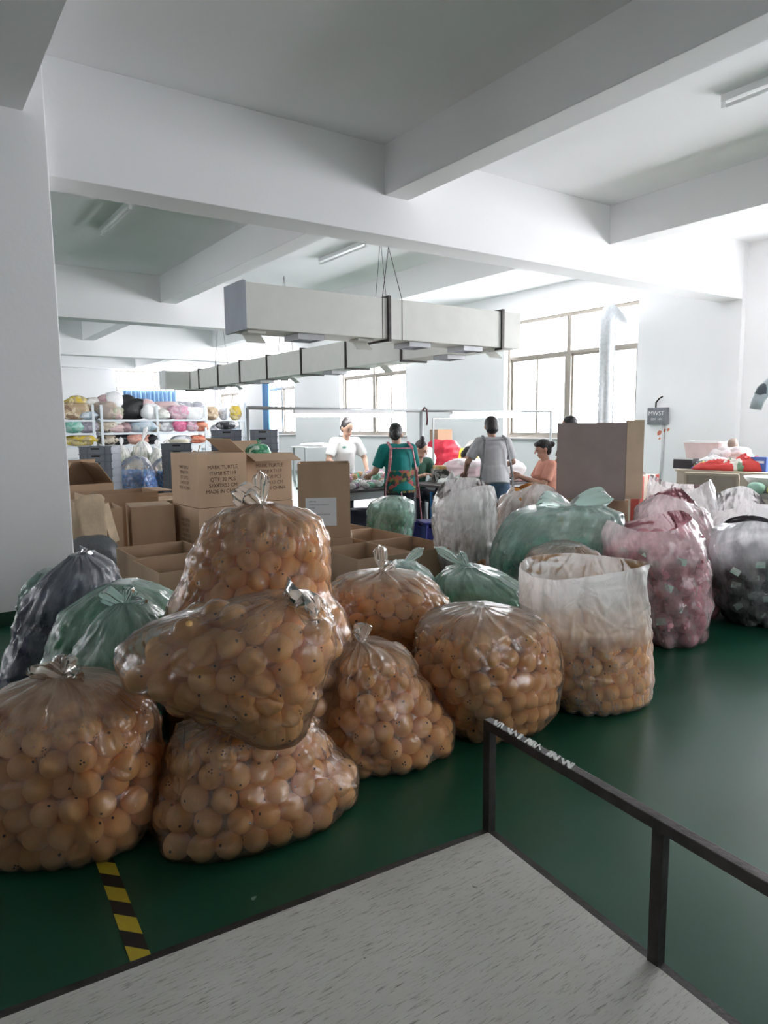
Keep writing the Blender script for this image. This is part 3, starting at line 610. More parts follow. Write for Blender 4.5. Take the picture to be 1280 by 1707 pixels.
RB = .048
def peach_bag(label, balls_label, d, rows, b, zfill_px, nvis, zb=0, ang=0, seed=0, ears=((.0, .0, .12, .08),), film=None, open_top=False, dens=.70, lean=0, gather=.35, pleat=.05, **kw):
    h = Hull(d, rows, b, zb, ang, lean)
    zf = h.zb+(h.zt-h.zb)*zfill_px
    P = pack(h, RB, zf, seed=seed, dens=dens)
    put_balls(h, P, RB, nvis, balls_label, balls_label.replace('rubber ball', 'rubber balls'), seed)
    return film_bag('bag_of_balls', label, 'clear bags of peach balls', h, film or FILM, P, RB, zf, seed=seed, ears=ears, open_top=open_top, gather=gather, pleat=pleat, **kw), h

A28 = R(28)
peach_bag('knotted bag of peach balls at the left edge, on the floor in front', 'peach rubber ball in the knotted bag at the left edge', 2.44,
          [(1122, 85, 130), (1135, 50, 175), (1155, 10, 205), (1190, -30, 238), (1250, -62, 262), (1350, -78, 274), (1420, -70, 266), (1446, -45, 248), (1456, 0, 215)], .27, .90, 48, seed=11,
          ears=((-.07, -.12, .07, .10), (.10, -.10, .05, .09), (.02, -.03, .09, .08)), gather=.45)
peach_bag('slumped bag of peach balls squashed beneath the tilted bag, its corner on the floor', 'peach rubber ball in the slumped bag under the tilted one', 2.50,
          [(1195, 350, 440), (1215, 290, 505), (1250, 274, 530), (1300, 268, 548), (1350, 258, 585), (1400, 245, 600), (1440, 240, 590), (1462, 262, 560)], .24, .90, 44, seed=12, ang=A28, ears=(), gather=.15)
peach_bag('tilted bag of peach balls lying on top of the front bags', 'peach rubber ball in the tilted bag on top', 2.36,
          [(988, 455, 515), (1000, 400, 530), (1025, 325, 548), (1050, 245, 558), (1080, 198, 560), (1115, 187, 553), (1150, 215, 540), (1185, 280, 530), (1215, 345, 522), (1250, 405, 508), (1280, 440, 490)], .24, .96, 50, zb=.40, seed=13,
          ears=((.06, -.16, .02, .16), (.11, -.12, -.05, .13)), gather=.15)
peach_bag('upright bag of peach balls with a long tied ear, at the top of the pile', 'peach rubber ball in the bag at the top of the pile', 3.02,
          [(838, 422, 450), (850, 385, 495), (868, 358, 530), (900, 338, 545), (950, 312, 546), (1000, 290, 552), (1040, 276, 574), (1080, 270, 588), (1130, 275, 580), (1150, 300, 560)], .27, .95, 42, zb=.36, seed=14,
          ears=((.0, -.01, .155, .075), (-.13, .02, .06, .13), (-.07, -.04, .05, .12)), gather=.3)
peach_bag('bag of peach balls with a small tuft, between the slumped bag and the cart', 'peach rubber ball in the tufted bag beside the slumped one', 3.02,
          [(1066, 588, 612), (1076, 570, 650), (1100, 552, 676), (1150, 540, 693), (1200, 530, 713), (1250, 526, 738), (1280, 530, 752), (1310, 540, 748), (1328, 570, 710)], .24, .90, 36, seed=15, ang=A28,
          ears=((.02, -.02, .09, .09), (-.05, -.03, .05, .08)), gather=.4)
peach_bag('pale pleated bag of peach balls with an upright tied tail, behind the tufted bag', 'peach rubber ball in the pleated bag with the upright tail', 3.62,
          [(950, 625, 652), (962, 580, 692), (985, 558, 718), (1010, 549, 738), (1040, 547, 752), (1070, 552, 750), (1110, 565, 735), (1140, 590, 715)], .25, .90, 16, zb=.30, seed=16,
          ears=((-.02, -.01, .15, .075), (.05, -.04, .06, .08)), gather=.5, pleat=.08)
peach_bag('rounded bag of peach balls standing behind the corner post of the cart', 'peach rubber ball in the rounded bag behind the cart post', 3.30,
          [(1008, 782, 808), (1018, 745, 840), (1035, 716, 872), (1060, 700, 897), (1100, 694, 912), (1150, 698, 919), (1200, 715, 921), (1250, 740, 912), (1280, 752, 892), (1298, 770, 850)], .27, .90, 36, seed=17, ang=A28, ears=(), gather=.4)
peach_bag('open topped bag half full of peach balls at the right end of the row', 'peach rubber ball in the open topped bag', 3.62,
          [(940, 880, 1058), (1000, 876, 1062), (1100, 888, 1066), (1180, 902, 1070), (1215, 920, 1068), (1230, 950, 1058)], .24, .66, 34, seed=18, ang=R(20), ears=(), open_top=True, gather=.8, pleat=.03, film=film_mat('frosted_film', (.97, .95, .94), .17, .3, 1.0, .33), wavy=.03)
# bags low in the heap that carry the upper ones
peach_bag('low bag of peach balls buried under the top bag of the pile', 'peach rubber ball in the buried bag', 3.05, [(1075, 330, 540), (1100, 290, 580), (1160, 280, 590), (1230, 285, 585), (1265, 320, 560)], .26, .95, 4, seed=19, ears=(), nu=70, nv=40)
peach_bag('low bag of peach balls hidden under the pleated bag', 'peach rubber ball in the hidden low bag', 3.66, [(1085, 590, 720), (1100, 560, 745), (1140, 555, 750), (1180, 570, 735)], .25, .95, 3, seed=20, ears=(), nu=70, nv=40)

# ------------------------------------------------------------------ bags of soft toys
def toy_mesh(name, m, seed, m2=None):
    g = random.Random(seed); mb = MB(); mb.ell((0, 0, 0), (1, .92, .85), 16, 11); mb.ell((.75, .1, .25), (.5, .45, .42), 12, 8)
    for s in (-1, 1): mb.ell((.85, .1+s*.35, .62), (.17, .17, .22), 8, 6); mb.ell((-.1+g.uniform(-.2, .2), s*.8, -.45), (.34, .26, .24), 10, 6)
    me = mb.mesh(name, True); me.materials.append(m); return me
def soft_bag(label, toy_label, d, rows, b, film, m, r, nvis, zfill=.8, zb=0, ang=0, seed=0, ears=(), tags=0, open_top=False, gather=.4, pleat=.05, cat='toy', cling=.6, nu=150, nv=100, dens=.62, extra=None, **kw):
    h = Hull(d, rows, b, zb, ang); zf = h.zb+(h.zt-h.zb)*zfill; P = pack(h, r, zf, seed=seed, dens=dens, it=90)
    me = toy_mesh('toy', m, seed); g = random.Random(seed)
    before = set(bpy.data.objects)
    put_balls(h, P, r, nvis, toy_label, toy_label.replace(' toy', ' toys', 1), seed, cat, [me], 'soft_toy', 1.5, m, 'toy_fill')
    new = [o for o in bpy.data.objects if o not in before and o.name.startswith('soft_toy')]
    if tags:
        tm = MB(); tm.box((0, 0, 0), (.062, .002, .045)); tmm = tm.mesh('hang_tag'); tmm.materials.append(mat('printed_tag_card', (.75, .78, .76), .5, c2=(.35, .6, .5), scale=25))
        for o in new[:tags]:
            t = link('hang_tag', tmm, None, o); V = Vector(CAM)-o.location; V.normalize(); Mi = o.matrix_basis.inverted()
            wp = o.location+V*r*1.02+Vector((g.uniform(-.03, .03), g.uniform(-.03, .03), g.uniform(-.03, .03)))
            q = V.to_track_quat('-Y', 'Z') @ Quaternion((0, 1, 0), g.uniform(-.7, .7)); t.matrix_basis = Mi @ Matrix.LocRotScale(wp, q, None)
    return film_bag('toy_bag', label, 'bags of soft toys', h, film, P, r, zf, nu=nu, nv=nv, seed=seed, ears=ears, open_top=open_top, gather=gather, pleat=pleat, cling=cling, **kw)
GREEN = mat('green_plush', (.05, .38, .16), .85, var=.3, scale=3, bump=.3, bscale=60)
TEAL = mat('teal_green_plush', (.08, .40, .28), .85, var=.3, scale=3, bump=.3, bscale=60)
NAVY = mat('slate_blue_plush', (.08, .095, .19), .85, var=.3, scale=3)
PINK = mat('pink_plush', (.85, .42, .48), .85, var=.25, scale=3, bump=.3, bscale=60)
GREY = mat('charcoal_plush', (.10, .09, .10), .8, var=.5, scale=5, bump=.3, bscale=60)
ORANGE = mat('orange_rubber', (.72, .30, .04), .6)
soft_bag('slate blue bag leaning against the white column at the left edge', 'slate blue soft toy in the bag by the column', 3.55, [(922, 125, 150), (940, 100, 178), (965, 70, 190), (1000, 48, 192), (1050, 30, 185), (1100, 12, 170), (1140, 0, 160), (1165, 5, 150)], .28, film_mat('blue_grey_film', (.6, .62, .68), .3, .25), NAVY, .075, 12, .8, seed=31, ears=((.04, -.03, .03, .09),))
soft_bag('grey green bag half hidden behind the slate blue one, beside the column', 'grey green soft toy in the bag behind the slate blue one', 4.0, [(950, 70, 110), (965, 55, 130), (1000, 38, 140), (1060, 30, 140), (1110, 20, 130), (1130, 30, 120)], .2, FILMG, mat('grey_green_plush', (.1, .16, .14), .85), .075, 6, .9, seed=32)
soft_bag('bright green bag of soft toys lying behind the left bag of balls', 'green soft toy in the left larger green bag', 3.25, [(970, 190, 222), (980, 160, 255), (1000, 125, 288), (1040, 92, 300), (1080, 78, 300), (1130, 68, 290), (1175, 68, 270), (1195, 85, 250)], .30, FILMG, GREEN, .07, 14, .84, seed=33, gather=.25)
soft_bag('small green toy bag tied in a bow, before the larger green one', 'green soft toy in the bow-tied green bag', 2.98, [(1003, 200, 222), (1012, 182, 245), (1030, 160, 268), (1060, 135, 285), (1100, 120, 290), (1150, 112, 285), (1210, 115, 275), (1230, 135, 255)], .24, FILMG, GREEN, .065, 12, .72, seed=34, ears=((-.10, -.04, .06, .09), (.10, -.04, .03, .06), (.03, -.02, .08, .07)), gather=.4)
soft_bag('pale green bag of soft toys tucked between the pleated bag and the green bag', 'green soft toy in the tucked pale green bag', 4.05, [(938, 655, 690), (950, 640, 715), (975, 630, 728), (1010, 630, 735), (1050, 640, 730), (1090, 655, 715)], .24, FILMG, TEAL, .07, 6, .8, seed=35, ears=((.12, .0, .1, .06),))
soft_bag('green bag of soft toys with a pointed tied tail, behind the rounded bag of balls', 'green soft toy in the green bag with a pointed tail', 4.0, [(942, 768, 792), (952, 742, 830), (970, 728, 866), (1000, 728, 890), (1040, 735, 895), (1080, 745, 890), (1115, 765, 870)], .28, FILMG, GREEN, .07, 12, .78, seed=36, ears=((-.06, -.04, .1, .06), (-.2, .02, .12, .06)), gather=.35, pleat=.07)
soft_bag('wide green bag of soft toys below the big open carton', 'green soft toy in the wide green bag below the carton', 5.0, [(842, 905, 1000), (850, 865, 1026), (870, 838, 1030), (900, 818, 1026), (940, 820, 1015), (975, 838, 1000), (1000, 860, 985)], .35, FILMG, TEAL, .075, 16, .72, seed=37, gather=.35, pleat=.06, ears=((-.28, -.06, .03, .2), (.3, .0, .06, .2)))
soft_bag('tall white bag of peach toys standing beside the blue stool', 'brownish toy in the tall white bag beside the stool', 5.55, [(806, 728, 822), (822, 722, 826), (860, 720, 824), (900, 728, 824), (940, 742, 832), (975, 755, 830)], .3, FILMW, mat('tan_plush', (.42, .22, .11), .8, var=.3), .075, 14, .62, seed=38, open_top=True, wavy=.09, gather=.3)
soft_bag('white bag of orange toys in front of the worker in shorts', 'orange toy in the white bag in front of the shorts', 6.0, [(812, 862, 925), (822, 842, 938), (845, 828, 942), (880, 820, 945), (930, 830, 940), (965, 845, 925)], .32, FILMW, ORANGE, .075, 12, .98, seed=39, open_top=True, wavy=.08, gather=.2)
soft_bag('brown tinted bag of peach toys behind the open topped bag', 'peach toy in the brown tinted bag', 4.35, [(906, 920, 965), (916, 890, 990), (935, 876, 1004), (965, 868, 1012), (1020, 872, 1010), (1060, 885, 1000)], .28, FILM, mat('peach_plush', (.62, .36, .2), .8), .07, 8, .92, seed=40, ears=(), gather=.2)
soft_bag('pink bag of tagged soft toys standing right of the open topped bag', 'tagged pink soft toy in the front pink bag', 4.72, [(868, 1012, 1142), (890, 1000, 1155), (930, 1002, 1170), (980, 1010, 1177), (1040, 1022, 1178), (1085, 1040, 1170), (1105, 1065, 1155)], .30, film_mat('pink_bounce_film', (.98, .84, .86), .26, .18, 1.5, .40), PINK, .068, 24, .9, seed=41, tags=13, open_top=True, wavy=.05, gather=.3)  # clear film, its pink stands for light bounced off the toys
soft_bag('taller pink bag of soft toys behind the tagged pink one', 'pink soft toy in the taller bag behind', 5.4, [(832, 1085, 1150), (850, 1065, 1170), (900, 1060, 1188), (960, 1062, 1196), (1020, 1070, 1197), (1060, 1085, 1185)], .3, film_mat('pink_bounce_film', (.93, .86, .88)), PINK, .072, 12, .7, seed=42, open_top=True, wavy=.08, gather=.4)
soft_bag('bag of charcoal soft toys with white trim at the right edge', 'charcoal soft toy in the bag at the right edge', 5.15, [(868, 1215, 1300), (885, 1188, 1325), (920, 1178, 1340), (980, 1184, 1345), (1030, 1192, 1335), (1058, 1215, 1310), (1068, 1240, 1290)], .32, FILMW if False else film_mat('grey_clear_film', (.88, .88, .9), .24, .22, 1.4), GREY, .068, 20, .74, seed=43, tags=12, open_top=True, wavy=.06, gather=.45)
soft_bag('white bag with open creased mouth behind the pink bags, below the leaning board', 'pale pink toy in the white bag below the leaning board', 6.3, [(805, 1092, 1178), (825, 1084, 1186), (860, 1080, 1190), (910, 1084, 1190), (950, 1095, 1180)], .3, FILMW, mat('pale_pink_plush', (.7, .42, .42), .8), .075, 8, .6, seed=44, open_top=True, wavy=.12, gather=.3)
soft_bag('white bag with open mouth at the right edge behind the charcoal toys', 'pale toy in the white bag at the right edge', 6.0, [(842, 1192, 1290), (862, 1186, 1302), (900, 1184, 1310), (940, 1188, 1308), (985, 1200, 1295)], .32, FILMW, mat('pale_plush', (.6, .56, .56), .8), .075, 6, .6, seed=45, open_top=True, wavy=.12, gather=.35)
# ================================================================== the flatbed cart in front
CZ = .20
cart = thing('platform_cart', 'flatbed cart with scratched white deck and dark steel corner rail in front', 'cart', (0, 0, 0))
cx1, cy1 = 1.478, 1.545; ca = math.atan2(.11, -1.37)   # far corner of the deck, direction of its far edge
ex = Vector((math.cos(ca), math.sin(ca), 0)); ey = Vector((-.075, -.83, 0)).normalized(); K = Vector((cx1, cy1, CZ))
def deck(a, b, z0, z1, w0=0.0, w1=0.0): return [K+ex*a+ey*b+Vector((0, 0, z)) for a, b, z in ()]
LX, LY = 2.1, 1.25
mb = MB(); V = [K+ex*a+ey*b+Vector((0, 0, z)) for z in (-.018, 0) for (a, b) in ((.012, .012), (LX, .012), (LX, LY), (.012, LY))]
mb.add(V, [(0, 1, 2, 3), (7, 6, 5, 4), (0, 4, 5, 1), (1, 5, 6, 2), (2, 6, 7, 3), (3, 7, 4, 0)]); mb.build('deck_board', MATS['board'], cart)
for nm, p, q in (('frame_rail', K+ex*0, K+ex*LX), ('frame_rail', K, K+ey*LY), ('frame_rail', K+ex*LX, K+ex*LX+ey*LY), ('frame_rail', K+ey*LY, K+ey*LY+ex*LX)):
    MB().bar(p+Vector((0, 0, -.022)), q+Vector((0, 0, -.022)), .024, .044).build(nm, STEEL, cart)
HR = .37
for b in (.0, .648, 1.22):
    MB().bar(K+ey*b+Vector((0, 0, -.03)), K+ey*b+Vector((0, 0, HR)), .03, .03).build('post', STEEL, cart, bevel=.002)
MB().bar(K+ey*-.014+Vector((0, 0, HR-.014)), K+ey*1.3+Vector((0, 0, HR-.014)), .03, .03).build('top_rail', STEEL, cart, bevel=.002)
wrap = MB(); g = random.Random(4)
for i in range(34):
    s = .008+.0105*i; hh = .0165+g.uniform(0, .003); c = K+ey*s+Vector((0, 0, HR-.014))
    if g.random() < .25: continue
    wrap.box(c+Vector((0, 0, .0165)), (.031+g.uniform(0, .004), .004+g.uniform(0, .007), .003), Matrix.Rotation(g.uniform(-.35, .35)+.5, 3, 'Z') @ Matrix.Rotation(g.uniform(-.06, .06), 3, 'X'))
wrap.build('film_wrap', mat('worn_white_film', (.55, .55, .53), .4, var=.3, scale=60), cart)['label'] = 'ragged white film wound round the rail end'
for (a, b) in ((.2, .15), (LX-.2, .15), (.2, LY-.15), (LX-.2, LY-.15)):
    p = K+ex*a+ey*b; w = MB(); w.tube([p+ex*-.02+Vector((0, 0, -.14)), p+ex*.02+Vector((0, 0, -.14))], .06, 20); w.build('wheel', BLACK, cart, smooth=False)
    MB().bar(p+Vector((0, 0, -.045)), p+Vector((0, 0, -.10)), .05, .06).build('caster_fork', STEEL, cart)
tp = MB().bx(-.028, .028, -.9, .9, 0, .0012).build('hazard_tape', MATS['hazard']); tp.location = (.47, 2.1, .0005); tp.rotation_euler = (0, 0, R(-3)); tag(tp, 'black and yellow striped tape stuck on the green floor beside the cart', 'tape')

# ================================================================== cartons
BOXTXT = 'MARK TURTLE\nITEM# KT119\nQTY: 20 PCS\n51X42X53 CM\nMADE IN CHINA'
def carton(label, x, y, z, w, d, h, rz=0, top='closed', txt=False, side=False, flaps=(), group=None, m=None):
    """corrugated box of separate panels; top 'closed' or 'open'; flaps: list of (side, opening angle from upright, outwards)"""
    m = m or CARD; t = .007; o = thing('carton', label, 'box', (x, y, z), rz, group)
    MB().bx(-w/2, w/2, -d/2, d/2, 0, t).build('bottom_panel', m, o)
    MB().bx(-w/2, w/2, -d/2, -d/2+t, t, h).build('front_panel', m, o); MB().bx(-w/2, w/2, d/2-t, d/2, t, h).build('back_panel', m, o)
    MB().bx(-w/2, -w/2+t, -d/2+t, d/2-t, t, h).build('side_panel', m, o); MB().bx(w/2-t, w/2, -d/2+t, d/2-t, t, h).build('side_panel', m, o)
    if top == 'closed':
        MB().bx(-w/2, w/2, -d/2, -.002, h, h+t).build('top_flap', m, o); MB().bx(-w/2, w/2, .002, d/2, h, h+t).build('top_flap', m, o)
        MB().bx(-w/2-.001, w/2+.001, -.03, .03, h+t, h+t+.001).build('packing_tape', mat('clear_brown_tape', (.5, .38, .26), .25), o)
    for (s, a, L_) in flaps:
        q = MB(); q.bx(-(w if s in 'fb' else d)/2, (w if s in 'fb' else d)/2, 0, t, 0, L_); f = q.build('open_flap', m, o)
        p = {'f': ((0, -d/2, h), 0), 'b': ((0, d/2, h), math.pi), 'l': ((-w/2, 0, h), -math.pi/2), 'r': ((w/2, 0, h), math.pi/2)}[s]
        f.location = p[0]; f.rotation_euler = (R(a), 0, p[1])
    if txt: text(BOXTXT, .052, o, (0, -d/2-.002, h*.72), (R(90), 0, 0), INK, sx=.95)
    if side: text(BOXTXT, .045, o, (-w/2-.002, 0, h*.72), (R(90), 0, R(-90)), INK, sx=.8)
    return o
pal = thing('pallet', 'wooden pallet under the stacked cartons', 'pallet', (2.95, 7.15, 0))
for k in range(6): MB().bx(-1.5, 1.5, -.85+k*.29, -.85+k*.29+.2, .15, .175).build('deck_plank', mat('pallet_wood', (.4, .28, .16), .8), pal)
for x in (-1.4, 0, 1.4): MB().bx(x-.05, x+.05, -.85, .8, 0, .15).build('bearer', MATS['pallet_wood'], pal)
CH = .53
carton('closed brown carton printed with five lines, upper one of the left stack', 2.62, 6.90, .18+CH+.009, .52, .68, CH-.01, R(3), 'closed', True, True)
carton('closed brown carton under the printed one in the left stack', 2.62, 6.90, .177, .53, .69, CH, R(2), 'closed', False, True)
carton('open printed carton with raised flaps holding a green packet', 3.22, 7.05, .18+CH+.009, .52, .64, CH-.03, R(1), 'open', True, False, (('f', 108, .22), ('l', -62 + 110, .24), ('b', 60, .24)))
carton('closed brown carton under the one with raised flaps', 3.22, 7.05, .177, .53, .65, CH, 0)
lb = atd(537, 875, 5.75)
lc = carton('tall brown carton with a white printed sheet stuck on its front', lb[0]+.12, lb[1]+.16, .575, .43, .38, .62, -YAW+R(4), 'open')
MB().bx(-.155, .10, -.1925, -.1905, .10, .335).build('label_sheet', PAPER, lc)
for i, wd in enumerate((.5, .75, .42, .36, .8)): text('SHIPPING MARK %s' % ('WAREHOUSE' if wd > .7 else '')[:9], .016, lc, (-.125, -.1945, .30-.027*i), (R(90), 0, 0), mat('grey_toner', (.2, .2, .22), .8), 'printed_line', 'LEFT', wd)
carton('closed carton carrying the one with the white sheet', lb[0]+.12, lb[1]+.16, 0, .46, .42, .565, -YAW+R(4), 'closed')
# open cartons in two columns behind the bags
for i, (x, y) in enumerate(((2.945, 4.53), (3.44, 4.53), (3.44, 5.17), (3.44, 5.80))):
    carton(['empty open carton at the left front of the block behind the pleated bag', 'empty open carton at the right front of the block behind the green bag', 'empty open carton in the second row of the block', 'empty open carton at the back of the block, near the green sack'][i], x, y, 0, .475, .615, CH, R((-.6, .5, 0, .7)[i]), 'open', group='open cartons behind the bags')
carton('empty open carton nearest the bags, left of the pile', 1.66, 4.94, 0, .56, .60, CH, R(1), 'open')
carton('empty open carton directly behind the nearest one, left of the pile', 1.70, 5.58, 0, .56, .60, CH, 0, 'open')
carton('open carton beside the column with the paper sack in front', 1.52, 7.25, .0, .52, .55, .74, R(-4), 'open', flaps=())
carton('dark side of a large open carton between the column carton and the stack', 1.98, 8.05, 0, .75, .55, .80, R(2), 'open', flaps=(('r', 92, .2),))
carton('closed carton pushed against the left side of the printed stack', 2.12, 7.3, .0, .42, .5, .71, R(-9), 'closed')
carton('carton with tall flaps spread open behind the column carton', 1.75, 8.9, 0, .62, .62, .86, R(8), 'open', flaps=(('b', -18, .28), ('r', -35, .3), ('l', -30, .3)))
carton('closed carton lying behind the spread flaps towards the blue bags', 2.75, 9.2, 0, .8, .5, .62, R(5), 'open', flaps=(('f', 100, .2),))
# the big open carton on the right and what carries it
bb = atd(1000, 838, 5.9)
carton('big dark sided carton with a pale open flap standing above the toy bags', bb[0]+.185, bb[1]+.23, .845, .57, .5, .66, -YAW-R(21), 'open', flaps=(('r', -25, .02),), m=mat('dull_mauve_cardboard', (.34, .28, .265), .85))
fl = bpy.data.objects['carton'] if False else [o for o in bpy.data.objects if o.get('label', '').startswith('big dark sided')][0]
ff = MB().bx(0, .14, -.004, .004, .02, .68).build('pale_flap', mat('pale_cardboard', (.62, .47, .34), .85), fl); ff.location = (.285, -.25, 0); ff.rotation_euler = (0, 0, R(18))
MB().bx(-.285, .285, -.253, -.2505, .0, .005).build('cut_edge', CARDIN, fl)
carton('closed carton hidden beneath the big dark one', bb[0]+.18, bb[1]+.30, 0, .6, .5, .83, -YAW, 'closed')
# small goods around the cartons
def lump(name, label, cat, c, s, m, seed=0, rz=0, amp=.12, group=None, tail=0, n=28, rough=5):
    """crumpled soft parcel, flat underneath; origin at its base"""
    nv = n*2//3; N1 = lat_noise((nv, n), rough, rough//2+1, 3, seed); N2 = lat_noise((nv, n), rough*2, rough, 2, seed+1, True); V = []; a0 = seed*1.7
    for i in range(nv):
        t = math.pi*i/(nv-1)
        for k in range(n):
            q = 1+amp*N1[i, k]*math.sin(t)+amp*.55*N2[i, k]*math.sin(t)+amp*.6*math.sin(3*a0+2*k*2*math.pi/n)*math.sin(t); a = 2*math.pi*k/n; ca_, sa_ = math.cos(a), math.sin(a)
            x = math.copysign(abs(ca_)**.8, ca_)*math.sin(t)**.75; y_ = math.copysign(abs(sa_)**.8, sa_)*math.sin(t)**.75; z = -math.cos(t)
            V.append((s[0]/2*x*q, s[1]/2*y_*q, max(0, s[2]*(.5+.5*z*q) if z > 0 else s[2]*(.5+.5*z))))
    F = [(i*n+k, i*n+(k+1) % n, (i+1)*n+(k+1) % n, (i+1)*n+k) for i in range(nv-1) for k in range(n)]
    mb = MB(); mb.add(V, F); o = mb.build(name, m, smooth=True); o.location = c; o.rotation_euler = (0, 0, rz); tag(o, label, cat, group)
    if tail:
        G = []
        for i in range(7):
            u = i/6; G.append([(tail*.35*math.sin(3*u)+(j/4-.5)*tail*.7*(.25+u), .02*math.sin(j*2+i), s[2]*.97+tail*u*(1-.12*abs(j-2))) for j in range(5)])
        tb = MB(); tb.grid(G); tb.build('tied_end', m, o, smooth=True)
    return o
gpk = patch_mat('green_packet', [(.04, .25, .13), (.5, .65, .55), (.1, .4, .2)], 18)
lump('green_packet', 'small clear packet of green pieces poking out of the flapped carton', 'packet', (3.20, 6.95, 1.10), (.26, .2, .22), gpk, 3, tail=.06)
carton('low carton filling inside the flapped carton', 3.2, 7.05, .735, .4, .5, .36, 0, 'closed')
kp = thing('paper_sack', 'crumpled brown paper sack standing by the column', 'sack', (1.40, 6.80, .0), R(20))
rg = random.Random(3); G = []
for i in range(15):
    z = .88*i/14; row = []
    for k in range(29):
        a = 2*math.pi*(k % 28)/28; c_, s_ = math.cos(a), math.sin(a); w_ = 1-.12*math.sin(z*3.2)+.05*math.sin(5*a+z*9)+.03*math.sin(11*a-z*17)
        row.append((.17*w_*math.copysign(abs(c_)**.45, c_)-.02*z, .13*w_*math.copysign(abs(s_)**.45, s_), z+.03*math.sin(3*a)*(z/.88)**6))
    G.append(row)
sm_ = MB(); sm_.grid(G); so_ = sm_.build('sack_body', mat('kraft_paper', (.36, .28, .19), .85, var=.2, scale=4, bump=.6, bscale=9), kp, smooth=True); so_.modifiers.new('s', 'SOLIDIFY').thickness = .004
MB().box((.17, -.05, .62), (.09, .10, .38), Matrix.Rotation(R(-14), 3, 'Y')).build('folded_side', mat('pale_kraft', (.6, .48, .33), .8, var=.2, bump=.5, bscale=12), kp)
lump('grey_bundle', 'dark grey plastic bundle on the floor below the paper sack', 'bundle', (1.38, 5.95+.62+.0, 0), (.46, .34, .55), mat('grey_plastic_wrap', (.09, .1, .105), .4, bump=.5, bscale=12), 9)

# ================================================================== grey crates
crate_m = MB(); cw, cd, ch = .54, .38, .118
crate_m.bx(-cw/2, cw/2, -cd/2, cd/2, 0, .008); crate_m.bx(-cw/2, cw/2, -cd/2, -cd/2+.01, .008, ch); crate_m.bx(-cw/2, cw/2, cd/2-.01, cd/2, .008, ch); crate_m.bx(-cw/2, -cw/2+.01, -cd/2, cd/2, .008, ch); crate_m.bx(cw/2-.01, cw/2, -cd/2, cd/2, .008, ch)
shell_me = crate_m.mesh('shell'); shell_me.materials.append(GREYP)
rb = MB()
for x in (-.26, -.15, .0, .15, .26):
    if x: rb.bx(x-.008, x+.008, -cd/2-.012, -cd/2, .004, ch-.004)
for y in (-.15, 0, .15): rb.bx(-cw/2-.012, -cw/2, y-.008, y+.008, .004, ch-.004)
rb.bx(-cw/2-.014, cw/2+.014, -cd/2-.014, -cd/2, ch-.016, ch); rb.bx(-cw/2-.014, -cw/2, -cd/2, cd/2, ch-.016, ch)
rib_me = rb.mesh('ribs'); rib_me.materials.append(mat('grey_crate_rib', (.15, .165, .2), .45))
hd = MB(); hd.bx(-.07, .07, -cd/2-.004, -cd/2, .062, .092); hd_me = hd.mesh('hand_slot'); hd_me.materials.append(BLACK)
def crates(x, y, n, rz, label, group, rows=1, m=None):
    for k in range(n):
        where = ['topmost', 'second from the top', 'third from the top', 'fourth from the top', 'fifth from the top', 'sixth from the top'][n-1-k] if n-1-k < 6 else 'low down'
        t = thing('crate', ('%s, %s' % (label, where)), 'crate', (x+random.uniform(-.004, .004), y, k*(ch+.003)), rz+random.uniform(-.012, .012), group)
        link('shell', shell_me, None, t); link('ribbing', rib_me, None, t); link('hand_slot', hd_me, None, t)
crates(2.82, 12.35, 10, -YAW+R(-22)+R(20), 'grey plastic crate in the stack beside the column', 'crates beside the column')
crates(5.12, 12.45, 12, -YAW+R(8), 'grey plastic crate in the left middle stack behind the flapped carton', 'left middle crate stack')
crates(5.62, 11.95, 12, -YAW+R(4), 'grey plastic crate in the right middle stack behind the flapped carton', 'right middle crate stack')
crates(5.0, 11.75, 10, -YAW, 'grey plastic crate in the lower stack before the middle stacks', 'lower crate stack')
crates(4.45, 13.3, 10, -YAW+R(12), 'dark plastic crate in the stack left of the middle ones', 'dark crate stack')
lump('grey_parcel', 'grey and black parcel lying on top of the middle crates', 'parcel', (5.12, 12.45, 12*(ch+.003)), (.42, .3, .16), patch_mat('grey_black_goods', [(.35, .35, .36), (.05, .05, .06), (.6, .6, .6)], 8), 5)
# ------------------------------------------------------------------ cartons, basket and ball bags on the floor farther back
carton('small brown carton far back, under the cream basket', 5.55, 16.3, 0, .62, .45, .95, R(-12), 'closed')
carton('small tan carton with a raised flap far back, next to the basket', 6.1, 16.0, 0, .5, .4, .92, R(-18), 'closed', flaps=(('l', -20, .18),), m=mat('tan_cardboard', (.5, .37, .24), .85))
bk = thing('basket', 'cream plastic basket standing on the far brown carton', 'basket', (5.5, 16.3, .96))
MB().lathe([(.001, 0), (.17, 0), (.19, .03), (.23, .24), (.245, .27), (.225, .26), (.18, .03), (.001, .02)], 20).build('bowl', mat('cream_plastic', (.78, .74, .58), .45), bk, smooth=True)
for z in (.08, .14, .2): MB().lathe([(.196+z*.14, z), (.203+z*.14, z+.01), (.197+z*.14, z+.02)], 20).build('ridge', mat('cream_plastic_dark', (.6, .56, .42), .5), bk, smooth=True)
BLUE = mat('blue_ball_plastic', (.02, .30, .80), .4, var=.2)
LIME = mat('lime_plush', (.48, .60, .12), .7, var=.3)
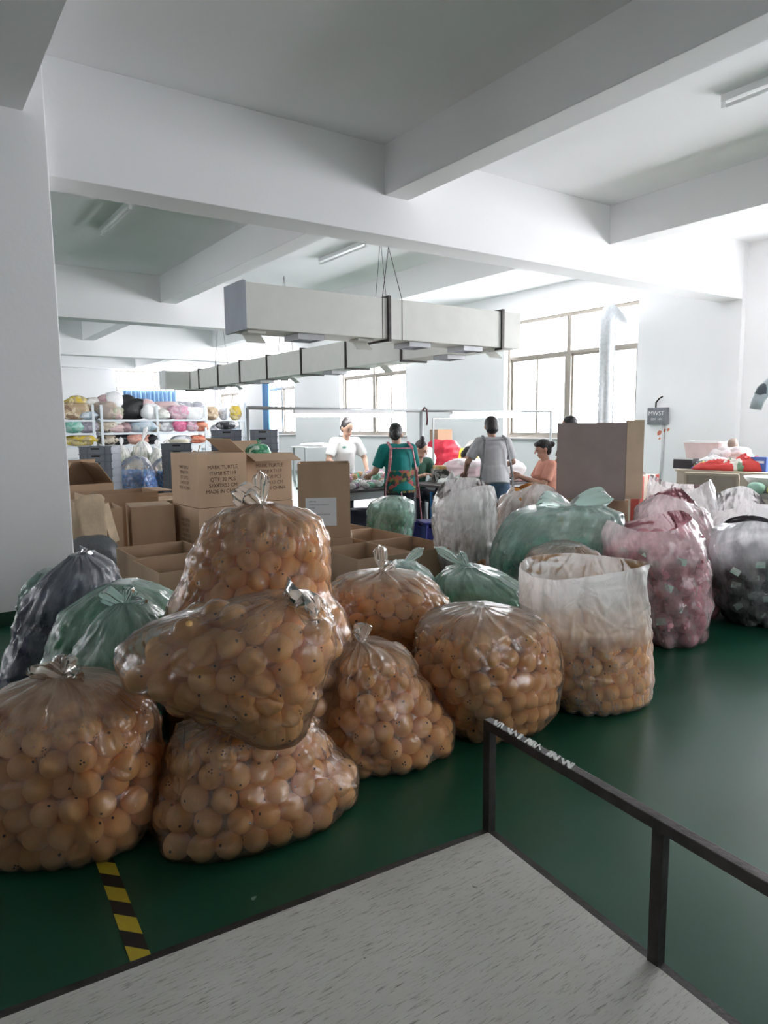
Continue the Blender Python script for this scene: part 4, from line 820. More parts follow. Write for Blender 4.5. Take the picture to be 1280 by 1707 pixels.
def far_bag(label, px, py, wpx, hpx, dist, m, r, seed, film, kind, fillto, ears=((0, 0, .25, .14),)):
    rows = [(py-hpx, px-wpx*.05, px+wpx*.05), (py-hpx*.93, px-wpx*.2, px+wpx*.22), (py-hpx*.7, px-wpx*.38, px+wpx*.36), (py-hpx*.4, px-wpx*.5, px+wpx*.48), (py-hpx*.1, px-wpx*.5, px+wpx*.5), (py, px-wpx*.4, px+wpx*.42)]
    h = Hull(dist, rows, wpx*dist/FPX*.42, 0); zf = h.zb+(h.zt-h.zb)*fillto; P = pack(h, r, zf, seed=seed, it=50)
    W = h.to_world(P); ctr = W.mean(0); V = np.concatenate([LBV*r+(w-ctr) for w in W]); F = [tuple(x+k*len(LBV) for x in f) for k in range(len(W)) for f in LBF]
    me = bpy.data.meshes.new('ball_fill'); me.from_pydata(V.tolist(), [], F); me.polygons.foreach_set('use_smooth', [True]*len(F)); o = link(kind+'_fill', me, m); o.location = ctr; o['kind'] = 'stuff'; tag(o, 'contents of the '+label, kind)
    film_bag('ball_bag', label, 'bags on the floor far back', h, film, P, r, zf, nu=60, nv=40, seed=seed, ears=ears, gather=.4)
far_bag('nearest knotted bag of blue balls far back', 226, 817, 72, 58, 15.9, BLUE, .055, 51, FILM, 'ball', .62)
far_bag('bag of blue balls far back, right of the knotted one', 274, 808, 60, 46, 16.7, BLUE, .055, 52, FILM, 'ball', .6, ((.1, 0, .45, .2),))
far_bag('bag of blue balls far back, half hidden by the crates', 190, 810, 36, 46, 17.0, BLUE, .055, 53, FILM, 'ball', .6)
far_bag('slumped bag of blue balls far back between the other two', 250, 814, 40, 38, 16.5, BLUE, .055, 54, FILM, 'ball', .7, ())
far_bag('bag of lime green toys far back, left one', 202, 785, 44, 42, 18.6, LIME, .07, 55, FILMW, 'toy', .85)
far_bag('bag of lime green toys far back with a tall tied ear', 237, 785, 46, 50, 18.9, LIME, .07, 56, FILMW, 'toy', .75, ((.15, 0, .4, .14),))
far_bag('bag of lime green toys far back, right one', 262, 785, 34, 38, 18.7, LIME, .07, 57, FILMW, 'toy', .85)

# ================================================================== storage racks along the far end
def rack(label, x0, x1, y, dp, levels, zt, posts):
    o = thing('storage_rack', label, 'rack', ((x0+x1)/2, y, 0), 0, 'white storage racks'); cx = (x0+x1)/2; W_ = mat('white_rack_paint', (.68, .72, .75), .45)
    for x in posts:
        for yy in (0, dp): MB().bx(x-cx-.035, x-cx+.035, yy-.025, yy+.025, 0, zt).build('upright', W_, o)
    for z in levels: MB().bx(x0-cx, x1-cx, -.02, dp+.02, z-.06, z).build('shelf', W_, o)
RY = 22.0; LV = (.25, .62, .99, 1.37, 1.76)
rack('white storage rack nearest the column', 3.2, 4.93, RY, .6, LV, 2.2, (3.25, 4.88))
rack('long white storage rack under the curtained window', 5.07, 8.37, RY, .6, LV, 2.2, (5.12, 6.77, 8.32))
rack('white storage rack in the far corner by the windows', 9.3, 10.9, 24.6, .6, (.3, .75, 1.2, 1.76), 2.4, (9.35, 10.15, 10.85))
G_ = 'bags stored on the racks'
def pm(name, *cs, sc=9): return patch_mat(name, list(cs), sc)
TAN = pm('tan_print', (.45, .33, .2), (.25, .16, .1), (.6, .5, .36)); YEL = pm('yellow_mix', (.62, .45, .05), (.7, .6, .3), (.45, .35, .2)); LBL = pm('pale_blue_mix', (.4, .5, .58), (.55, .6, .65)); WNET = pm('white_net', (.75, .74, .7), (.6, .58, .55), sc=5)
TAU = pm('taupe_mix', (.45, .36, .3), (.36, .3, .26), (.55, .47, .4), sc=5); MAU = pm('mauve_mix', (.36, .22, .24), (.46, .33, .33)); OLV = pm('olive_mix', (.42, .42, .3), (.5, .5, .4)); BLK = mat('black_bin_bag', (.012, .012, .014), .35, bump=.8, bscale=7); PPK = pm('pale_pink_mix', (.72, .52, .52), (.75, .68, .67), sc=5)
PNK = pm('pink_mix', (.6, .3, .4), (.7, .5, .55), (.55, .42, .48)); GRW = pm('grey_white_mix', (.5, .5, .53), (.7, .7, .72), (.36, .36, .4), sc=6); MNT = pm('mint_mix', (.2, .52, .42), (.4, .62, .55)); LAV = pm('lavender_grey', (.33, .3, .36), (.45, .42, .47)); BEI = pm('beige_print', (.52, .44, .34), (.12, .1, .08), (.62, .55, .45), sc=12)
HOT = pm('hot_pink', (.62, .12, .25), (.7, .22, .35)); ORR = pm('orange_red', (.68, .2, .12), (.72, .3, .2)); SAL = pm('salmon_mix', (.55, .25, .2), (.62, .36, .3)); WHT = mat('white_bag_film', (.78, .78, .78), .35, bump=.6, bscale=8)
SHELF = [  # px centre, px width, px height, level, colour, label
 (122, 36, 22, 4, TAN, 'tan printed bag at the left end of the top rack shelf'), (147, 22, 12, 4, LBL, 'pale blue bag squeezed by the left rack upright, top shelf'), (133, 34, 32, 4, YEL, 'yellow bag heaped over the tan printed one'), (158, 22, 30, 4, WNET, 'white netted bag draped over the double uprights'),
 (177, 26, 24, 4, TAU, 'taupe bag right of the double uprights, top shelf'), (182, 26, 34, 4, MAU, 'mauve bag piled behind the taupe one'), (193, 18, 18, 4, OLV, 'small olive bag between the taupe and the black bags'), (196, 14, 8, 4, PPK, 'tiny pink bundle on the edge of the top shelf'), (192, 28, 38, 4, WHT, 'white bag on top of the heap left of the blue curtain'),
 (224, 42, 29, 4, BLK, 'big black bag in the middle of the top shelf'), (209, 30, 34, 4, BLK, 'second black bag leaning behind the big black one'), (251, 24, 22, 4, WHT, 'white bag right of the black bags, top shelf'), (252, 20, 28, 4, PPK, 'pinkish white bag behind the white one, top shelf'), (268, 22, 14, 4, WNET, 'flat white bag right of the middle upright'), (280, 40, 26, 4, PPK, 'long pale pink bag lying high under the curtain'),
 (296, 28, 20, 4, PNK, 'pink bag on the top shelf near its right end'), (320, 34, 18, 4, WHT, 'white bag with pink inside, right end of the top shelf'), (308, 34, 26, 4, GRW, 'grey and white bag behind the pink one'), (333, 24, 26, 4, GRW, 'grey white bag at the right end upright'),
 (120, 24, 20, 3, MNT, 'mint green bag on the middle shelf by the column'), (143, 26, 20, 3, LAV, 'lavender grey bag beside the mint green one'), (174, 22, 19, 3, BEI, 'beige spotted bag on the middle shelf'), (195, 22, 14, 3, PPK, 'low pinkish bag on the middle shelf'), (208, 16, 16, 3, MAU, 'mauve bundle between the pinkish and grey bags'), (232, 40, 19, 3, LBL, 'wide blue grey bag on the middle shelf'), (254, 14, 18, 3, TAU, 'taupe bag by the middle upright, middle shelf'),
 (276, 26, 19, 3, GRW, 'grey white bag right of the middle upright, middle shelf'), (298, 24, 21, 3, HOT, 'hot pink bag on the middle shelf'), (318, 20, 19, 3, PNK, 'pink bag between the hot pink and the orange ones'), (333, 22, 17, 3, ORR, 'orange red bag at the right end of the middle shelf'),
 (130, 36, 17, 2, YEL, 'yellow grey bag on the lower shelf by the crates'), (176, 20, 17, 2, BEI, 'beige spotted bag on the lower shelf'), (199, 26, 17, 2, BLK, 'black bag on the lower shelf'), (227, 30, 18, 2, SAL, 'salmon bag on the lower shelf'), (248, 16, 16, 2, BLK, 'black bag by the middle upright on the lower shelf'), (300, 24, 14, 2, GRW, 'grey white bag on the lower shelf behind the cartons'), (325, 22, 14, 2, ORR, 'orange bag on the lower shelf behind the cartons')]
for i, (px, wpx, hpx, lv, m, lab) in enumerate(SHELF):
    p = aty(px, 700, RY+.3); k = 23.5/FPX; back = hpx > 24
    hz = hpx*k*(1.0 if lv == 4 else .86)
    lump('storage_bag', lab, 'bag', (p[0], RY+(.46 if back else .2)+.02*(i % 3), LV[lv]+.001), (wpx*k*1.2, .36 if back else .46, min(hz*1.1, .95)), m, 100+i, random.uniform(-.2, .2), .3, G_, n=24)
for i, (px, wpx, hpx, m, lab) in enumerate(((352, 26, 22, TAN, 'tan striped bag on the far corner rack'), (392, 20, 24, YEL, 'yellow bag on the far corner rack'), (374, 16, 20, GRW, 'grey bag between the tan and yellow bags in the far corner'))):
    p = aty(px, 700, 24.9); k = 26.5/FPX; lump('storage_bag', lab, 'bag', (p[0], 24.9, 1.761), (wpx*k, .45, hpx*k), m, 150+i, 0, .16, G_, n=24)
for i, (px, wpx, hpx, m, lab) in enumerate(((362, 26, 18, GRW, 'silvery bag on the middle shelf of the far corner rack'), (384, 24, 16, LBL, 'pale blue bag on the middle shelf of the far corner rack'))):
    p = aty(px, 722, 24.9); k = 26.5/FPX; lump('storage_bag', lab, 'bag', (p[0], 24.9, 1.201), (wpx*k, .45, hpx*k), m, 160+i, 0, .16, G_, n=24)
def table(name, label, x0, x1, y0, y1, z, top, legs, thick=.03, apron=None, group=None):
    o = thing(name, label, 'table', ((x0+x1)/2, (y0+y1)/2, 0)); w, d = x1-x0, y1-y0
    MB().bx(-w/2, w/2, -d/2, d/2, z-thick, z).build('table_top', top, o, bevel=.004)
    for sx in (-1, 1):
        for sy in (-1, 1): MB().bx(sx*(w/2-.06)-.025, sx*(w/2-.06)+.025, sy*(d/2-.06)-.025, sy*(d/2-.06)+.025, 0, z-thick).build('leg', legs, o)
    if apron: MB().bx(-w/2+.02, w/2-.02, -d/2+.02, -d/2+.04, z-thick-.09, z-thick).build('rail', legs, o)
    return o
table('side_table', 'small grey table far back under the window behind the crates', 9.0, 10.4, 16.6, 17.4, .95, WHITEP, GALV)
lump('white_cloth', 'white cloth heaped on the small far table', 'cloth', (9.5, 16.95, .951), (.8, .5, .1), WHT, 77)

# ================================================================== the work tables
DARKTOP = mat('dark_table_top', (.10, .085, .09), .5)
table('work_table', 'long dark topped work table heaped with small plush toys', 4.05, 5.35, 6.88, 7.72, .75, DARKTOP, GALV, apron=True)
table('work_table', 'second work table heaped with cloth pieces behind the worker in shorts', 5.5, 7.0, 6.45, 7.35, .75, DARKTOP, GALV, apron=True)
g = random.Random(21)
TC = [('pink', mat('toy_pink', (.72, .42, .5), .8)), ('green', mat('toy_green', (.08, .42, .25), .8)), ('white', mat('toy_white', (.75, .74, .74), .8)), ('tan', mat('toy_tan', (.6, .4, .22), .8)), ('lilac', mat('toy_lilac', (.5, .38, .5), .8)), ('mint', mat('toy_mint', (.35, .6, .48), .8)), ('brown', mat('toy_brown', (.25, .15, .1), .8)), ('rose', mat('toy_rose', (.68, .3, .36), .8))]
tmesh = {n: toy_mesh('table_toy_'+n, m, i) for i, (n, m) in enumerate(TC)}
pts = []; tries = 0
while len(pts) < 64 and tries < 4000:
    tries += 1; x, y = g.uniform(4.14, 5.27), g.uniform(6.95, 7.62)
    if all((x-a)**2+(y-b)**2 > .085**2 for a, b, _ in pts): pts.append((x, y, .75))
for (x, y, z) in list(pts[:24]): pts.append((x+g.uniform(-.02, .02), y+.04, .84))
for i, (x, y, z) in enumerate(pts):
    n = g.choices([a for a, _ in TC], [6, 4, 7, 3, 3, 3, 2, 3])[0]; o = bpy.data.objects.new('plush_toy', tmesh[n]); col.objects.link(o); r = g.uniform(.042, .056)
    o.location = (x, y, z+r*.8); o.scale = (r, r, r*.95); o.rotation_euler = (g.uniform(-.2, .2), g.uniform(-.2, .2), g.uniform(0, 6.28)); tag(o, 'small %s plush toy in the heap on the left work table' % n, 'toy', '%s toys heaped on the work table' % n)
def cloth(label, c, s, m, seed, amp=.28, cat='cloth', name='cloth_piece', rz=0):
    """heap of folded cloth: ridged folds over a low mound, ragged outline; tall pieces are bundles"""
    if s[2] > .26: return lump(name, label, cat, c, s, m, seed, rz, max(amp, .22), n=36, rough=7)
    nr, na = 14, 48; A = lat_noise((nr, na), 6, 3, 3, seed, True); B = lat_noise((nr, na), 4, 2, 2, seed+9); E_ = lat_noise((2, na), 7, 1, 2, seed+3)[0]
    V = [(0, 0, s[2]*.8)]; F = []
    for i in range(1, nr):
        q = i/(nr-1)
        for k in range(na):
            a = 2*math.pi*k/na; ro = q*(1+.28*E_[k]); z = s[2]*math.sqrt(max(0, 1-q*q))*(.62+.30*A[i, k]+.3*B[i, k]); V.append((s[0]/2*ro*math.cos(a), s[1]/2*ro*math.sin(a), max(.004, z)))
    F += [(0, 1+k, 1+(k+1) % na) for k in range(na)]
    for i in range(nr-2):
        for k in range(na): F.append((1+i*na+k, 1+(i+1)*na+k, 1+(i+1)*na+(k+1) % na, 1+i*na+(k+1) % na))
    F.append(tuple(1+(nr-2)*na+k for k in range(na-1, -1, -1)))
    mb = MB(); mb.add(V, F); o = mb.build(name, m, smooth=True); o.location = c; o.rotation_euler = (0, 0, rz); return tag(o, label, cat)
cloth('white bundle with black print at the back of the left work table', (4.72, 7.62, .751), (.3, .2, .22), pm('white_black_print', (.8, .8, .8), (.06, .06, .07), (.8, .8, .8)), 61)
cloth('red and black bundle at the back edge of the left work table', (4.62, 7.66, .90), (.16, .1, .12), pm('red_black_mix', (.4, .05, .06), (.04, .04, .04)), 62)
cloth('pale mint fabric pieces on the second work table', (5.95, 6.85, .751), (.55, .45, .12), pm('mint_white_cloth', (.62, .74, .68), (.8, .82, .8), (.5, .66, .6), sc=5), 63)
cloth('navy fabric pieces at the front of the second work table', (5.72, 6.58, .751), (.4, .26, .1), pm('navy_cloth', (.03, .04, .09), (.1, .12, .2), (.5, .55, .6)), 64)
cloth('mixed pink and green scraps on the second work table', (6.15, 6.62, .751), (.42, .3, .09), pm('scrap_mix', (.7, .5, .55), (.1, .35, .2), (.75, .72, .72), (.2, .12, .2)), 65)
cloth('heap of pale pink pieces under the hand of the worker in shorts', (6.2, 6.95, .751), (.5, .5, .3), pm('pale_pink_cloth', (.75, .58, .62), (.82, .74, .76), sc=5), 66)
cloth('white bag heap right of the worker in shorts', (6.72, 6.85, .751), (.48, .5, .3), WHT, 67)
cloth('rose pieces on the right end of the second work table', (6.8, 6.55, .751), (.3, .2, .1), pm('rose_cloth', (.7, .45, .48), (.8, .7, .7)), 68)
cloth('white bag hanging over the front of the second work table', (5.6, 6.56, .751), (.16, .14, .2), WHT, 69)
pb = thing('patterned_box', 'black and white patterned box on the second work table', 'box', (6.05, 7.15, .751), R(-30))
MB().bx(-.22, .22, -.12, .12, 0, .17).build('box_body', patch_mat('black_white_print', [(.02, .02, .02), (.5, .5, .48), (.06, .06, .05), (.3, .28, .25)], 26, .6, .0), pb, bevel=.004)
MB().bx(-.20, .20, -.10, .10, .17, .21).build('contents', pm('orange_tan_goods', (.62, .36, .1), (.7, .55, .3), (.4, .2, .08), sc=12), pb)
table('back_table', 'table against the back of the seated workers carrying red and yellow bags', 6.6, 8.3, 8.35, 9.0, .8, WHITEP, GALV)
cloth('bright red bag heaped on the table behind the seated workers', (7.15, 8.6, .801), (.44, .36, .46), mat('red_bag', (.62, .03, .06), .4, bump=.6, bscale=7), 71, .42, 'bag', 'red_bag')
cloth('yellow bag beside the red one behind the seated workers', (7.6, 8.6, .801), (.4, .3, .32), mat('yellow_bag', (.75, .62, .03), .45, bump=.5, bscale=7), 72, .2, 'bag', 'yellow_bag')
cloth('white bag left of the red one behind the seated workers', (6.78, 8.55, .801), (.22, .26, .36), WHT, 73, .15, 'bag', 'white_bag')
cloth('long white covered heap behind the bent worker', (8.0, 8.65, .801), (.55, .5, .45), WHT, 74, .12, 'bag', 'white_bag')
carton('brown board box behind the red bag', 7.32, 8.85, .801, .3, .2, .62, 0, 'closed')
# lit tube lamps on a pipe rack over the tables
pr = thing('lamp_rack', 'grey pipe rack with two lit tube lamps over the work tables', 'lamp rack', (0, 0, 0))
pz = 1.70
def P_(px, Y, z): q = aty(px, 700, Y); return Vector((q[0], Y, z))
A_, B_, C_ = P_(413, 7.9, pz+.03), P_(702, 7.9, pz+.0), P_(918, 7.9, pz-.0)
MB().tube([A_, B_], .022, 10).build('pipe', GALV, pr, smooth=True); MB().tube([B_, C_], .016, 10).build('pipe', GALV, pr, smooth=True)
for q in (A_, B_, C_): MB().tube([Vector((q.x, q.y, 0)), q], .026 if q is B_ else .02, 10).build('post', GALV, pr, smooth=True)
MB().tube([B_+Vector((.0, -.03, 0)), B_+Vector((.03, -.04, .05)), B_+Vector((.07, -.04, .02)), B_+Vector((.08, -.04, -.12)), B_+Vector((.07, -.04, -.2))], .012, 8).build('cable', mat('dark_red_cable', (.1, .02, .02), .5), pr, smooth=True)
tube_on = mat('lit_lamp_tube', (1, 1, 1), .3, emit=9.0)
for (x0, x1, Yl, z) in ((490, 655, 7.86, pz-.035), (752, 868, 7.86, pz-.045)):
    a, b = P_(x0, Yl, z), P_(x1, Yl, z); MB().bar(a+Vector((0, 0, .02)), b+Vector((0, 0, .02)), .05, .045).build('lamp_housing', WHITEP, pr); MB().tube([a+Vector((0, 0, -.03)), b+Vector((0, 0, -.03))], .018, 12).build('lamp_tube', tube_on, pr, smooth=True)
a, b = P_(722, 8.3, pz-.1), P_(820, 8.3, pz-.1); MB().tube([Vector((a.x, a.y, 0)), a, b], .016, 8).build('side_frame', GALV, pr, smooth=True)
# green sack, stools and other things before the tables
soft_bag('green sack standing on the floor in front of the left work table', 'pale green toy in the sack before the work table', 7.35, [(828, 640, 672), (836, 616, 688), (852, 612, 692), (875, 612, 688), (900, 618, 684), (925, 626, 678), (938, 632, 672)], .25, FILMG, mat('pale_green_plush', (.16, .42, .3), .8), .07, 8, .85, seed=46, gather=.3, nu=80, nv=50)
st = thing('stool', 'dark blue plastic stool with a slotted seat between the sack and the tall white bag', 'stool', (4.78, 5.92, 0), R(-20)); SB = mat('blue_stool_plastic', (.03, .035, .22), .4)
MB().bx(-.15, .15, -.15, .15, .43, .46).build('seat', SB, st, bevel=.012)
for sx in (-1, 1):
    for sy in (-1, 1): MB().bar((sx*.17, sy*.17, 0), (sx*.13, sy*.13, .43), .06, .05).build('leg', SB, st)
for sx in (-1, 1): MB().box((sx*.15, 0, .25), (.025, .24, .3)).build('side_skirt', SB, st); MB().box((0, sx*.15, .25), (.24, .025, .3)).build('side_skirt', SB, st)
bc = thing('blue_rack', 'bright blue wire drawer rack under the second work table', 'rack', (5.62, 6.72, 0)); BB = mat('bright_blue_plastic', (.02, .22, .6), .4)
for sx in (-1, 1):
    for sy in (-1, 1): MB().bar((sx*.12, sy*.12, 0), (sx*.12, sy*.12, .66), .025).build('leg', BB, bc)
for k in range(5): MB().bx(-.12, .12, -.12, .12, .1+k*.12, .13+k*.12).build('tray', mat('grey_tray', (.2, .22, .25), .5), bc)
lump('dark_bundle', 'dark navy covered bundle stored under the left work table', 'bundle', (4.7, 7.42, 0), (1.05, .42, .46), mat('navy_bundle', (.02, .03, .07), .6, var=.4, scale=4), 58, 0, .2, n=36)

# ================================================================== right hand bench and what lies on it
table('side_bench', 'beige bench along the right wall heaped with cloth and boxes', 9.0, 10.1, 2.2, 5.72, .85, mat('beige_bench_top', (.52, .47, .37), .6), mat('beige_bench_leg', (.5, .47, .4), .6))
rb_ = [o for o in bpy.data.objects if o.get('label', '').startswith('beige bench')][0]
MB().bx(-.53, -.51, -1.74, 1.74, .05, .82).build('front_board', mat('beige_bench_leg', (.5, .47, .4), .6), rb_)
MB().bx(-.51, .5, 1.70, 1.72, .05, .82).build('end_board', MATS['beige_bench_leg'], rb_)
def on_bench(px, d=9.25, z=.851): q = atx(px, 780, d); return (q[0], q[1], z)
cloth('crumpled red cloth on the bench by the right wall', on_bench(1192, 9.2), (.4, .62, .17), mat('red_cloth', (.55, .045, .04), .7, bump=.4, bscale=9), 81, .3)
cloth('second red cloth under the pale roll on the bench', on_bench(1245, 9.35), (.4, .5, .22), mat('red_cloth', (.55, .045, .04)), 82, .3)
cloth('white and green cloth roll on the bench between the red cloths', on_bench(1225, 9.22), (.25, .42, .2), pm('white_green_cloth', (.72, .68, .62), (.15, .25, .15), (.75, .72, .68), sc=5), 83, .25)
cloth('white folded paper bundle behind the red cloth on the bench', on_bench(1185, 9.6), (.4, .6, .2), WHT, 84, .15)
cloth('blue cloth scrap on the bench left of the red cloth', on_bench(1172, 9.2), (.25, .3, .1), mat('blue_cloth', (.1, .12, .45), .7), 85, .3)
cloth('grey and yellow scraps at the left end of the bench', on_bench(1162, 9.3), (.3, .4, .14), pm('grey_yellow_scrap', (.12, .12, .13), (.5, .45, .1), (.4, .42, .45)), 86, .3)
cloth('clear bag of white goods at the back of the bench', on_bench(1215, 9.85), (.4, .55, .3), pm('white_pinkish', (.75, .73, .74), (.55, .5, .5)), 87, .2, 'bag', 'goods_bag')
o = lump('brown_jar', 'round brown jar poking out of the clear bag on the bench', 'jar', (*on_bench(1219, 9.85)[:2], 1.1), (.13, .13, .17), mat('brown_jar', (.3, .24, .2), .5), 88, 0, .03)
kb = thing('black_box', 'black box with silver edges at the left end of the bench', 'box', on_bench(1143, 9.25), R(4))
MB().bx(-.1, .1, -.14, .14, 0, .14).build('case', mat('black_case', (.012, .012, .016), .4), kb, bevel=.004); MB().bx(-.104, -.1, -.15, .15, .13, .145).build('edge_strip', WHITEP, kb)
bl = thing('blue_box', 'blue printed packet box standing on the bench near the right edge', 'box', on_bench(1267, 9.3), R(-6))
MB().bx(-.05, .05, -.11, .11, 0, .19).build('pack', mat('blue_pack', (.06, .13, .45), .4), bl, bevel=.003); MB().bx(-.053, -.05, -.08, .08, .11, .14).build('white_print', PAPER, bl)
bs = thing('plastic_bin', 'pinkish white plastic bin at the back of the bench', 'bin', on_bench(1175, 9.85), R(5))
V = [(-.13, -.2, 0), (.13, -.2, 0), (.13, .2, 0), (-.13, .2, 0), (-.16, -.26, .36), (.16, -.26, .36), (.16, .26, .36), (-.16, .26, .36)]
MB().add(V, [(3, 2, 1, 0), (0, 1, 5, 4), (1, 2, 6, 5), (2, 3, 7, 6), (3, 0, 4, 7)]).build('bin_body', mat('pinkish_plastic', (.7, .56, .55), .5), bs)
rm = MB(); [rm.bar(V[a], V[b], .025) for a, b in ((4, 5), (5, 6), (6, 7), (7, 4))]; rm.build('rim', WHITEP, bs)
# boards and scale basin in front of the bench
bd = thing('cardboard_panel', 'framed brown board leaning on the front of the bench', 'board', (8.72, 5.0, 0), R(90+14))
MB().box((0, 0, .42), (.62, .02, .80), Matrix.Rotation(R(-8), 3, 'X')).build('panel', mat('grey_brown_board', (.36, .30, .25), .8), bd)
for (x, z, w, h) in ((0, .83, .66, .03), (0, .015, .66, .03), (-.32, .42, .03, .8), (.32, .42, .03, .8)): MB().box((x, -(z-.42)*.14*-1, z), (w, .035, h), Matrix.Rotation(R(-8), 3, 'X')).build('edge', mat('pale_board_edge', (.5, .43, .34), .8), bd)
sc_ = thing('metal_stand', 'low steel stand carrying a round basin at the right edge', 'stand', (7.9, 3.72, 0))
MB().bx(-.45, .45, -.5, .5, .69, .72).build('top', mat('grey_stand_top', (.3, .3, .28), .5, .3), sc_)
for sx in (-1, 1):
    for sy in (-1, 1): MB().bx(sx*.4-.02, sx*.4+.02, sy*.45-.02, sy*.45+.02, 0, .69).build('leg', STEEL, sc_)
ba = MB().lathe([(.001, .02), (.16, .02), (.24, .07), (.32, .17), (.335, .17), (.25, .055), (.17, 0), (.001, 0)], 28).build('basin', mat('pale_enamel', (.62, .64, .6), .3), smooth=True); ba.location = (8.02, 3.85, .721); tag(ba, 'shallow pale round basin on the steel stand at the right edge', 'basin')
for i, (dx, dy, m, l) in enumerate(((-.32, .1, mat('toy_mint', (0, 0, 0)), 'pale mint toy on the steel stand in front of the basin'), (-.32, -.12, mat('lemon_toy', (.72, .68, .2), .7), 'yellow toy on the steel stand at the right edge'))):
    o = lump('plush_toy', l, 'toy', (7.9+dx, 3.75+dy, .721), (.16, .18, .13), m, 90+i, 0, .1)
sb_ = thing('striped_box', 'red and cream striped carton behind the big dark carton', 'box', (8.5, 6.1, 0), R(8))
MB().bx(-.25, .25, -.3, .3, 0, .78).build('box_body', mat('cream_box', (.72, .62, .52), .7), sb_)
for y in (-.22, 0.0, .22): MB().bx(-.253, -.25, y-.06, y+.06, .05, .78).build('red_stripe', mat('red_stripe', (.6, .1, .08), .7), sb_); MB().bx(y-.05, y+.05, -.303, -.3, .05, .78).build('red_stripe', MATS['red_stripe'], sb_)
cloth('dark scraps on the red striped carton', (8.5, 6.1, .781), (.4, .4, .08), pm('dark_scrap', (.15, .1, .08), (.5, .4, .35)), 91, .3)
hg = aty(1275, 655, 4.0)
_h = [Vector(atd(x_, y_, 7.2)) for x_, y_ in ((1330, 690), (1312, 640), (1290, 638), (1272, 652), (1263, 668), (1259, 682))]
gm = pm('grey_white_garment', (.6, .68, .72), (.12, .15, .17), (.7, .75, .78), sc=6)
hg = thing('hanging_garment', 'grey and white garment with a drooping sleeve hanging at the right edge', 'garment', _h[1]); inv = _h[1]
MB().tube([q-inv for q in _h[1:]], [.10, .085, .07, .062, .058], 14).build('sleeve', gm, hg, smooth=True)
rh_ = Vector(RH); c0 = rh_*.20; bd_ = MB(); qm = Matrix.Rotation(-YAW, 3, 'Z')
bd_.ell(c0+Vector((0, 0, -.30)), (.25, .10, .40), 22, 14, rot=qm); bd_.tube([rh_*-.02+Vector((0, 0, -.02)), c0+Vector((0, 0, .07)), rh_*.42+Vector((0, 0, -.02))], [.07, .075, .07], 12); bd_.build('body', gm, hg, smooth=True)
MB().tube([rh_*.40, rh_*.50+Vector((0, 0, -.08)), rh_*.56+Vector((0, 0, -.22)), rh_*.58+Vector((0, 0, -.36))], [.09, .08, .07, .06], 14).build('sleeve', gm, hg, smooth=True)
MB().tube([c0+Vector((0, 0, .05)), c0+Vector((0, 0, 4.32-inv.z))], .005, 6).build('hanging_cord', STEEL, hg)
# ================================================================== the workers
SKIN = mat('skin', (.60, .38, .28), .55, var=.05); SKIND = mat('tanned_skin', (.36, .20, .14), .55, var=.05); HAIR = mat('black_hair', (.018, .015, .016), .45, var=.3, scale=30, bump=.4, bscale=60)
def hand(mb, w, d, palm_n, s=1.0, side=1):
    """palm, four bent fingers and a thumb from the wrist along d"""
    w = Vector(w); d = Vector(d).normalized(); n = Vector(palm_n); n = (n-d*n.dot(d)).normalized(); t = d.cross(n)*side
    c = w+d*.05; mb.cap(w, w+d*.03, .024, .03, 10, 3)
    mb.ell(c, (.042*s, .018*s, .048*s), 12, 8, rot=Matrix((t, n, d)).transposed())
    for k, (o, L_) in enumerate(((-.030, .062), (-.010, .072), (.010, .067), (.030, .052))):
        a = w+d*.09+t*o; b = a+d*L_*.5+n*.012; e = b+d*L_*.3+n*.03; mb.cap(a-d*.02, b, .0092, .0088, 8, 2); mb.cap(b, e, .0088, .0075, 8, 2)
    a = w+d*.035-t*.034; b = a-t*.022+d*.03+n*.012; e = b+d*.028+n*.014; mb.cap(a, b, .0115, .010, 8, 2); mb.cap(b, e, .010, .0085, 8, 2)
